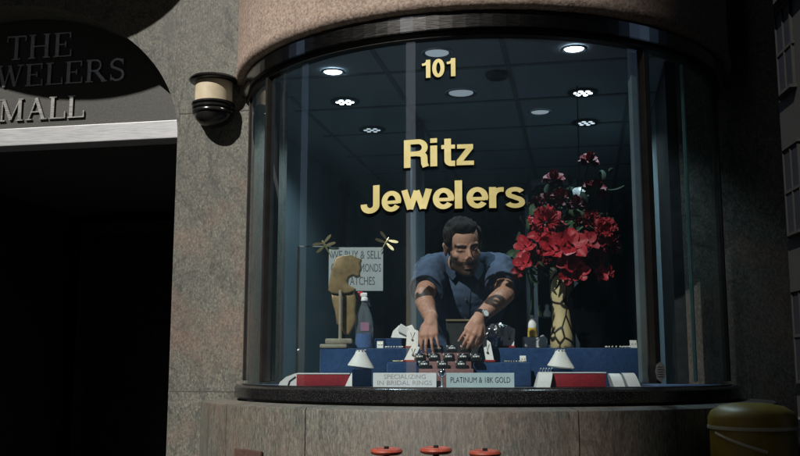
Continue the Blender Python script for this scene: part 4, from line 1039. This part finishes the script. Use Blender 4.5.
# yellow street bin
cb = P(753, 440, -1.23); zt = P(753, 403, -1.23).z
t = thing('street_bin', 'slim dull yellow street bin with a domed lid at the lower right', 'litter bin', (cb.x, cb.y, GZ))
yb_ = mottled('dull_yellow_paint', (.19, .13, .012), (.27, .19, .02), 14, .45)
rB = 41.5/F_PX*(-1.23-CAM.y)
bm = BM(); add_lathe(bm, [(rB*.92, GZ+.002), (rB*.94, GZ+.02), (rB*.97, zt-.085)], (cb.x, cb.y, 0), 44); obj('bin_body', bm, yb_, t, 60)
bm = BM(); add_lathe(bm, [(rB*1.0, zt-.084), (rB*1.0, zt-.05), (rB*.93, zt-.028), (rB*.72, zt-.010), (rB*.4, zt-.001), (.001, zt)], (cb.x, cb.y, 0), 44); obj('domed_lid', bm, yb_, t, 60)
bm = BM(); add_lathe(bm, [(rB*1.012, zt-.088), (rB*1.02, zt-.082), (rB*1.012, zt-.076)], (cb.x, cb.y, 0), 44); obj('lid_rim', bm, mottled('worn_pale_rim', (.4, .36, .25), (.5, .45, .33), 60, .4), t, 60)
bm = BM(); pts_ = []
for k in range(9):
    a = R_(-165+9*k); pts_.append((cb.x+rB*.985*math.cos(a), cb.y+rB*.985*math.sin(a), zt-.10-.007*k))
add_tube(bm, pts_, .006, 8); obj('slanting_strap', bm, mottled('worn_strap', (.4, .36, .25), (.5, .45, .33), 60, .4), t, 60)
# round sticker on the right mullion glass
pst = PR(656.5, 372, 1.1215); f = phi_of(pst); t = thing('round_sticker', 'small round grey sticker with faint lines, low on the right of the glass', 'sticker', pst)
def onglass(a, b, d): return cyl(1.1415+d, f+a/1.13, pst.z+b)
bm = BM(); prism(bm, [(.026*math.cos(k*math.pi/14)*(1+.06*math.cos(k*math.pi/14*8)), .036*math.sin(k*math.pi/14)*(1+.05*math.cos(k*math.pi/14*8))) for k in range(28)], 0, .001, onglass); obj('sticker_face', bm, mottled('grey_sticker', (.3, .29, .31), (.4, .39, .41), 90, .6), t)
bm = BM()
for b_ in (-.018, -.009, 0, .009, .018): prism(bm, [(-.015, b_-.0012), (.015, b_-.0012), (.015, b_+.0012), (-.015, b_+.0012)], .0012, .0016, onglass)
obj('printed_lines', bm, M['ink'], t)

# ================================================================== THE MAN
TM = thing('person', 'bearded man in a navy short sleeved shirt leaning over the display, hands at the rings', 'person', (P(465, 330, .0).x, .05, FZ))
# head frame: x to the picture's right, y to the back of the head, z up
HC = P(463, 246.5, -.60)
Hm = Matrix.Rotation(R_(14), 3, 'Z') @ Matrix.Rotation(R_(19), 3, 'X') @ Matrix.Rotation(R_(-8), 3, 'Y')
def H(x, y, z): return HC + Hm @ Vector((x, y, z))
HS = 1.0
def hcap(bm, a, b, ra, rb): capsule(bm, H(*[k*HS for k in a]), H(*[k*HS for k in b]), ra*HS, rb*HS, 18)
def hell(bm, c, r, sub=3): ico(bm, H(*[k*HS for k in c]), 1, sub, [k*HS for k in r], Hm)
# joints
sL, eL, wL = P(433, 269, -.48), P(424, 298, -.68), P(431, 320, -.80)
sR, eR, wR = P(499, 269, -.48), P(505, 294, -.68), P(479, 318, -.80)
chest, belly, hip = P(466, 290, -.44), P(466, 330, -.22), P(466, 368, -.02)
neck0 = H(0, .045, -.08)
neck1 = (sL+sR)/2 + Vector((0, .04, .03))
body = BM()
hell(body, (0, .012, .035), (.074, .093, .082)); hell(body, (0, -.018, -.03), (.060, .068, .080)); hell(body, (0, -.03, -.078), (.047, .048, .036))
hell(body, (0, -.066, -.102), (.021, .017, .015)); hcap(body, (-.04, -.02, -.075), (-.012, -.062, -.098), .022, .018); hcap(body, (.04, -.02, -.075), (.012, -.062, -.098), .022, .018)
hcap(body, (0, -.078, .010), (0, -.098, -.030), .0075, .0095); hell(body, (0, -.099, -.034), (.0095, .010, .0088))
for s in (-1, 1):
    hell(body, (s*.0110, -.090, -.037), (.0068, .009, .0065)); hcap(body, (s*.010, -.076, .021), (s*.042, -.066, .020), .0085, .0075)
    hell(body, (s*.041, -.052, -.022), (.019, .018, .018)); hell(body, (s*.031, -.0645, .001), (.0125, .0125, .0115))
    hell(body, (s*.0745, .008, -.008), (.008, .018, .030)); hell(body, (s*.079, .012, .010), (.007, .016, .014))
hcap(body, (-.019, -.075, -.0665), (.019, -.075, -.0665), .0062, .0062); hcap(body, (-.015, -.075, -.0760), (.015, -.075, -.0760), .0066, .0066)
capsule(body, neck0, neck1, .056, .062, 20)
# trunk (under the shirt)
capsule(body, neck1, chest, .06, .10, 20); ico(body, chest, 1, 3, (.145, .085, .13)); ico(body, belly, 1, 3, (.14, .09, .13)); ico(body, hip, 1, 3, (.15, .10, .11))
capsule(body, chest, hip, .10, .10, 20)
for sh in (sL, sR): capsule(body, neck1, sh, .045, .048, 16); capsule(body, sh, (chest+sh)/2, .048, .055, 16)
for sgn in (-1, 1):                                      # legs behind the window base
    h0 = hip+Vector((.085*sgn, .0, -.04)); k0 = Vector((h0.x+.01*sgn, .10, FZ+.46)); a0 = Vector((h0.x+.015*sgn, .20, FZ+.09))
    capsule(body, h0, k0, .085, .058, 16); capsule(body, k0, a0, .056, .036, 16)
# arms
def arm(bm, sh, el, wr):
    capsule(bm, sh, el, .052, .041, 18); mid = el.lerp(wr, .35); capsule(bm, el, mid, .041, .040, 18); capsule(bm, mid, wr, .040, .025, 18)
arm(body, sL, eL, wL); arm(body, sR, eR, wR)
# hands: palm frame d = towards fingers, n = back of the hand, s = towards the thumb
nails = []
def hand(bm, wr, d, n, thumb_side, curls, spread, k=1.0, thumb=(.5, .3)):
    d = Vector(d).normalized(); n = (Vector(n)-d*Vector(n).dot(d)).normalized(); s = d.cross(n)*thumb_side
    base = wr + d*.012
    capsule(bm, wr-d*.02, wr+d*.025, .026, .024, 16)
    specs = [(.030, .092, (.042, .026, .021), .0098), (.010, .097, (.046, .030, .022), .0100), (-.011, .092, (.043, .027, .021), .0094), (-.030, .083, (.034, .021, .018), .0083)]
    for i, (off, ln, seg, r) in enumerate(specs):
        kn = base+d*ln*k*.84+s*off*k+n*(.004-.0035*abs(i-1))
        capsule(bm, base+s*off*.45, kn, .0155, .0125, 12)
        if i < 3:
            o2 = specs[i+1][0]; capsule(bm, base+s*(off+o2)/2*.5, base+d*ln*k*.82+s*(off+o2)/2*k, .014, .0115, 12)
        ang = 0; p = kn; dirv = (d+s*spread[i]).normalized()
        for j, sg in enumerate(seg):
            ang += curls[i][j]; ax = dirv*math.cos(ang)-n*math.sin(ang); q = p+ax*sg*k
            rr = r*(1.0-.1*j)*k; capsule(bm, p, q, rr, rr*.9, 12); ico(bm, p, rr*1.07, 2)
            if j == 2: nails.append((q-ax*.006*k, ax, n*math.cos(ang)+dirv*math.sin(ang), rr))
            p = q
    t0 = base+d*.018+s*.024-n*.006; t1 = t0+(s*thumb[0]+d*.75-n*.35).normalized()*.038*k
    t2 = t1+(s*thumb[1]+d*.95-n*.45).normalized()*.032*k; t3 = t2+(s*(thumb[1]-.35)+d*1.0-n*.35).normalized()*.026*k
    capsule(bm, t0, t1, .0165, .0125, 12); capsule(bm, t1, t2, .0118, .0108, 12); capsule(bm, t2, t3, .0108, .0088, 12)
    nails.append((t3-(t3-t2).normalized()*.005, (t3-t2).normalized(), (n*.8+s*.3).normalized(), .0095))
# his right hand (left in the picture): thumb towards the picture's right
hand(body, wL, (-.12, -.52, -.72), (-.25, -.95, .42), 1, [(.55, .55, .35), (.35, .55, .35), (.30, .5, .35), (.25, .45, .3)], (.16, .03, -.12, -.30), .84, (.35, .05))
# his left hand: more closed, thumb towards the picture's left
hand(body, wR, (-.34, -.5, -.70), (.22, -.95, .45), -1, [(.75, .75, .5), (.5, .75, .45), (.42, .6, .4), (.35, .5, .35)], (.02, -.02, -.08, -.2), .86, (.55, .15))
me = remeshed(body, .0042, 3, 'skin_body')
# carve the face and paint hair, lips and recess shade on the one continuous body
ca = me.color_attributes.new('tone', 'FLOAT_COLOR', 'POINT')
SK, BR, LIP, DK, PNK = (.44, .235, .16), (.016, .009, .006), (.30, .125, .10), (.02, .012, .01), (.46, .20, .14)
Hi = Hm.inverted()
def gs(x, w_): return math.exp(-(x/w_)**2)
def lerp3(a, b, t_): t_ = max(0, min(1, t_)); return tuple(a[i]*(1-t_)+b[i]*t_ for i in range(3))
for v in me.vertices:
    q = Hi @ (v.co-HC)/HS; col = SK
    if q.length < .17 and q.z > -.135:
        x, y, z = q; ax = abs(x); off = 0.0
        if y < -.02:
            off -= .0055*gs(ax-.030, .013)*gs(z-.008, .008)           # eye sockets
            off += .0035*gs(ax-.030, .012)*gs(z-.0035, .0055)          # lids
            off -= .0022*gs(ax-.030, .015)*gs(z+.0035, .0016)
            off -= .0032*gs(x, .02)*gs(z+.0712, .0022)                # mouth line
            off -= .003*gs(x, .012)*gs(z+.088, .005)
            off -= .0018*gs(ax-(.022-(z+.045)*.35), .004)*(1 if -.07 < z < -.035 else 0)
        v.co += Hm @ Vector((0, -off, 0))*HS
        nz = noise.noise(Vector((x, y, z))*180)*.5+.5
        if y < -.015:
            by = z-.0195+((ax-.030)/.030)**2*.005
            if .009 < ax < .052: col = lerp3(col, BR, gs(by, .0066)*1.7*(.7+.5*nz))
            if abs(ax-.030) < .0165: col = lerp3(col, DK, gs(z+.0025+(ax-.030)**2*6, .0042)*1.2)
            col = lerp3(col, (.26, .125, .09), .6*gs(ax-.030, .016)*gs(z-.004, .012))  # shade of the eye sockets put into the skin colour
            if ax < .02: col = lerp3(col, LIP, .75*gs(z+.071, .0065)*(1-(ax/.021)**4)); col = lerp3(col, DK, .8*gs(z+.0712, .0016))
            if y < -.08: col = lerp3(col, DK, .8*gs(ax-.0085, .0035)*gs(z+.0435, .003))  # dark of the nostrils painted in
        beard = 0
        line = -.050+.026*min(1, max(0, (ax-.028)/.035))                # cheek line rises to the ears
        if z < line+.004 and y < .03: beard = min(1, (line+.004-z)/.010)
        if ax < .034 and -.0655 < z < -.0475 and y < -.05: beard = max(beard, .9)   # moustache
        if ax < .019 and -.079 < z < -.0655 and y < -.07: beard = 0
        if z < -.112-.02*max(0, -y/.06): beard *= .5
        if ax > .058 and -.05 < z < .03 and -.03 < y < .004: beard = max(beard, .85)        # sideburn
        col = lerp3(col, BR, beard*(.80+.25*nz))
    else:
        m1 = noise.noise(v.co*28)*.12+noise.noise(v.co*7)*.1
        dh = min((v.co-(wL+Vector((0, -.04, -.08)))).length, (v.co-(wR+Vector((-.03, -.04, -.08)))).length)
        col = lerp3(tuple(c*(1+m1) for c in SK), PNK, max(0, 1-dh/.12)*.5)
        # dark hair on the forearms
        for a, b in ((eL, wL), (eR, wR)):
            t_ = (v.co-a).dot(b-a)/(b-a).length_squared
            if -.1 < t_ < .95 and (v.co-(a+(b-a)*t_)).length < .06:
                f_ = noise.noise(Vector((v.co.x*160, v.co.y*160, v.co.z*60)))
                if f_ > .05: col = lerp3(col, (.14, .07, .045), .3)
    ca.data[v.index].color = (*col, 1)
sk = mat('skin', SK, .52, spec=.35); at_ = N(sk, 'ShaderNodeVertexColor', layer_name='tone')
fz_ = ntex(sk, pos(sk), 300, 3); setc(sk, mix(sk, 1.0, at_.outputs[0], ramp(sk, fz_, [(.3, (.86, .84, .83)), (.7, (1.1, 1.1, 1.1))]), 'MULTIPLY')); bump(sk, fz_, .25, .0012)
pbsk = sk.node_tree.nodes['Principled BSDF']; pbsk.inputs['Subsurface Weight'].default_value = 0; pbsk.inputs['Subsurface Radius'].default_value = (.01, .004, .002)
sb_ = obj('body', me, sk, TM, 180)
nm = mat('fingernail', (.6, .36, .29), .3)
bm = BM()
for p, ax, nn, r in nails:
    q = Matrix((ax.cross(nn).normalized(), ax, nn)).transposed(); ico(bm, p+nn*r*.62, 1, 2, (r*.62, r*.8, r*.36), q)
obj('fingernails', bm, nm, TM, 180)
# hair
hb = BM()
hell(hb, (0, .024, .050), (.0765, .088, .074)); hell(hb, (0, -.034, .086), (.052, .042, .032)); hell(hb, (-.016, -.050, .096), (.034, .028, .022)); hell(hb, (.020, -.044, .094), (.032, .028, .022)); hell(hb, (0, .06, .01), (.066, .052, .075))
for s in (-1, 1): hell(hb, (s*.064, -.005, .045), (.016, .042, .045))
me = remeshed(hb, .0042, 2, 'hair_mesh')
for v in me.vertices:
    q = Hi @ (v.co-HC)/HS
    st = Vector((q.x*110, q.y*30, q.z*38)); k = noise.noise(st)*.0055+noise.noise(q*38)*.006
    v.co += Hm @ (q.normalized()*k)
hairm = mat('dark_hair', (.012, .008, .006), .7, spec=.15); f_ = ntex(hairm, pos(hairm, (1, .35, 1)), 420, 3)
setc(hairm, ramp(hairm, f_, [(.3, (.003, .002, .002)), (.7, (.018, .011, .008))])); bump(hairm, f_, .6, .002)
obj('hair', me, hairm, TM, 180)
# shirt
sh = BM()
for a, b in ((sL, eL), (sR, eR)):
    e = a.lerp(b, .72); capsule(sh, a, e, .066, .072, 22, True); ico(sh, a, .067, 3)
capsule(sh, neck1+Vector((0, .0, -.01)), chest, .078, .13, 22); ico(sh, chest, 1, 3, (.175, .115, .16)); ico(sh, belly, 1, 3, (.165, .115, .155)); ico(sh, hip, 1, 3, (.180, .125, .12))
for q in (sL, sR):
    capsule(sh, neck1+Vector((0, .01, -.005)), q, .06, .066, 18); capsule(sh, q+Vector((0, .02, -.02)), (chest+q)/2+Vector((0, .0, -.03)), .068, .085, 18); capsule(sh, q+Vector((0, .04, -.02)), belly, .085, .13, 18)
me = remeshed(sh, .006, 4, 'shirt_mesh')
for v in me.vertices:
    p = v.co; k = 0
    rd = lambda q, s_: (1-2.4*abs(noise.noise(q)))*s_
    for a, e in ((sL, eL), (sR, eR)):
        sg = 1 if a is sL else -1
        k += gs((p-a).length, .15)*rd(Vector(((p.x*sg+p.z)*26, p.y*9, (p.z-p.x*sg)*7)), .0065)
    k += rd(Vector((p.x*20+p.z*4, p.y*10, p.z*5)), .0042)+.004*noise.noise(Vector((p.x*12, p.y*12, p.z*9)))+.0018*noise.noise(p*60)
    v.co += v.normal*k
shirtm = mat('navy_cotton', (.03, .05, .10), .85, spec=.2); f_ = ntex(shirtm, pos(shirtm), 500, 2); g_ = ntex(shirtm, pos(shirtm), 14, 4)
setc(shirtm, mix(shirtm, 1.0, ramp(shirtm, f_, [(.3, (.036, .054, .095)), (.7, (.062, .088, .14))]), ramp(shirtm, g_, [(.3, (.8, .8, .8)), (.7, (1.15, 1.15, 1.15))]), 'MULTIPLY')); bump(shirtm, f_, .3, .001)
so_ = obj('shirt', me, shirtm, TM, 180)
# hems of the sleeves
for a, b in ((sL, eL), (sR, eR)):
    e = a.lerp(b, .72); d = (b-a).normalized(); q = d.to_track_quat('Z', 'Y').to_matrix(); bm = BM()
    add_lathe(bm, [(.0700, -.014), (.0730, -.010), (.0735, .004), (.071, .006), (.066, .004), (.065, -.012), (.0700, -.014)], e, 32, q, False)
    for v in bm.verts: v.co += Vector((1, 1, 1))*noise.noise(v.co*22)*.004
    obj('sleeve_hem', bm, shirtm, so_, 180)
# collar: two points and a band, placket with buttons
nc = neck0.lerp(neck1, .62); nd = (neck1-neck0).normalized()
q = (-nd).to_track_quat('Z', 'Y').to_matrix(); bm = BM()
add_lathe(bm, [(.078, -.014), (.075, .012), (.070, .028), (.066, .028), (.070, .010), (.072, -.014)], nc, 32, q, False); obj('collar_band', bm, shirtm, so_, 180)
fr = chest+Vector((-.0, -.132, .06))
cp = H(.0, -.055, -.150)
for s in (-1, 1):
    bm = BM(); a = nc+Vector((s*.066, -.035, .018)); b = nc+Vector((s*.014, -.092, -.030)); c2 = nc+Vector((s*.055, -.108, -.088)); d2 = nc+Vector((s*.092, -.055, -.030))
    vs = [bm.verts.new(p) for p in (a, b, c2, d2)]; bm.faces.new(vs); bmesh.ops.solidify(bm, geom=bm.faces[:], thickness=.006)
    bmesh.ops.subdivide_edges(bm, edges=bm.edges[:], cuts=2, use_grid_fill=True); bmesh.ops.smooth_vert(bm, verts=bm.verts[:], factor=.3, use_axis_x=True, use_axis_y=True, use_axis_z=True)
    obj('collar_point', bm, shirtm, so_, 180)
from mathutils.bvhtree import BVHTree
bvh = BVHTree.FromPolygons([v.co+org(so_) for v in so_.data.vertices], [tuple(p.vertices) for p in so_.data.polygons])
zc0, zc1 = nc.z-.075, chest.z-.22; strip = []
bm = BM()
for i in range(26):
    z = zc0+(zc1-zc0)*i/25; x0 = nc.x+.004+.01*math.sin(i*.4)*.3; row = []
    for dx in (-.016, -.0155, 0, .0155, .016):
        h = bvh.ray_cast(Vector((x0+dx, -3, z)), Vector((0, 1, 0)))
        if h[0] is None: continue
        row.append(bm.verts.new(h[0]+Vector((0, -.0005 if abs(dx) > .0157 else -.0035, 0))))
    if len(row) == 5: strip.append(row)
for a, b in zip(strip, strip[1:]):
    for j in range(4): bm.faces.new((a[j], a[j+1], b[j+1], b[j]))
obj('placket', bm, shirtm, so_, 60)
for i in (2, 9, 16, 23):
    if i < len(strip):
        pass
    h = bvh.ray_cast(Vector((nc.x+.004, -3, zc0+(zc1-zc0)*i/25)), Vector((0, 1, 0)))
    if h[0] is not None:
        bm = BM(); add_lathe(bm, [(.006, 0), (.0062, .0015), (.005, .0022), (.001, .0018)], h[0]+Vector((0, -.0042, 0)), 14, Matrix.Rotation(R_(90), 3, 'X')); obj('button', bm, M['frame'], so_, 60)
# trousers and shoes, hidden behind the window base from the street
tr = BM()
ico(tr, hip+Vector((0, .0, -.06)), 1, 3, (.172, .12, .10))
for sgn in (-1, 1):
    h0 = hip+Vector((.085*sgn, .0, -.04)); k0 = Vector((h0.x+.01*sgn, .10, FZ+.46)); a0 = Vector((h0.x+.015*sgn, .20, FZ+.09))
    capsule(tr, h0, k0, .097, .073, 16); capsule(tr, k0, a0, .071, .06, 16)
    bm = BM(); ico(bm, (a0.x, a0.y-.07, FZ+.042), 1, 3, (.045, .135, .04)); obj('shoe', bm, M['black'], TM, 180)
me = remeshed(tr, .009, 3, 'trousers_mesh'); obj('trousers', me, mottled('charcoal_cloth', (.015, .016, .02), (.03, .03, .036), 120, .9), TM, 180)
# watch
d = (wR-eR).normalized(); q = d.to_track_quat('Z', 'Y').to_matrix(); cw = wR-d*.012
t = thing('wristwatch', 'dark wristwatch with a pale face on the man\'s left wrist', 'watch', cw)
bm = BM(); add_lathe(bm, [(.0285, -.009), (.0318, -.008), (.0318, .008), (.0285, .009), (.0285, -.009)], cw, 28, q, False); obj('strap', bm, M['gloss_black'], t, 60)
fd = Vector((.55, -.75, .35)); fd = (fd-d*fd.dot(d)).normalized(); q2 = fd.to_track_quat('Z', 'Y').to_matrix(); bm = BM()
add_lathe(bm, [(.015, 0), (.016, .004), (.015, .007), (.001, .007)], cw+fd*.0295, 24, q2); obj('watch_case', bm, M['steel'], t, 60)
bm = BM(); add_lathe(bm, [(.0125, .0075), (.001, .0076)], cw+fd*.0295, 24, q2, False); obj('watch_face', bm, M['card'], t)

# small jewellery pieces lying on the velvet
def bead_strand(label, pts, r, m):
    p0 = pts[0]; t = thing('bead_strand', label, 'necklace', p0, 'strands laid on the velvet steps'); bm = BM()
    for a, b in zip(pts, pts[1:]):
        n = max(1, int((b-a).length/(r*2.1)))
        for k in range(n): ico(bm, a.lerp(b, k/n), r, 1)
    obj('beads', bm, m, t, 180)
pearl = mat('pearl', (.62, .58, .52), .25)
def loop(px, py, Y, z, rx, ry, a0, a1, n=14):
    c = P(px, py, Y); return [Vector((c.x+rx*math.cos(R_(a0+(a1-a0)*k/n)), Y+ry*math.sin(R_(a0+(a1-a0)*k/n)), z)) for k in range(n+1)]
bead_strand('loop of pearls lying on the long left velvet riser beside the ring boxes', loop(394, 348, -.58, ZL+.006, .036, .03, -200, 60), .0045, pearl)
bead_strand('gold bead strand lying on the low right velvet step', loop(515, 362, -.79, ZB+.005, .04, .022, -190, 20), .0035, M['goldm'])
bead_strand('loop of pearls lying at the right end of the long right velvet riser', loop(618, 348, -.64, ZL+.006, .05, .03, -180, 80), .0045, pearl)
bead_strand('gold bead strand lying on the low left velvet step', loop(398, 362, -.80, ZB+.005, .02, .018, -190, 40), .0035, M['goldm'])
def earring_card(label, px, Y, z, w_, h):
    c = P(px, 350, Y); t = thing('earring_card', label, 'earring card', (c.x, Y, z), 'small leaning earring cards')
    bm = BM(); add_box(bm, (c.x, Y+.008, z+h/2+.001), (w_, .003, h), Matrix.Rotation(-.3, 3, 'X')); obj('card', bm, M['white'], t)
    bm = BM()
    for s in (-1, 1): ico(bm, (c.x+s*w_*.22, Y+.004, z+h*.6), .0032, 1)
    obj('stud', bm, M['goldm'], t)
earring_card('white earring card between the left riser and the folded white stand', 380, -.60, ZL, .026, .03)
earring_card('white earring card on the right riser just right of the vase shadow', 634, -.66, ZL, .028, .032)
earring_card('white earring card on the low right step, right of the ring boxes', 523, -.79, ZB, .024, .026)
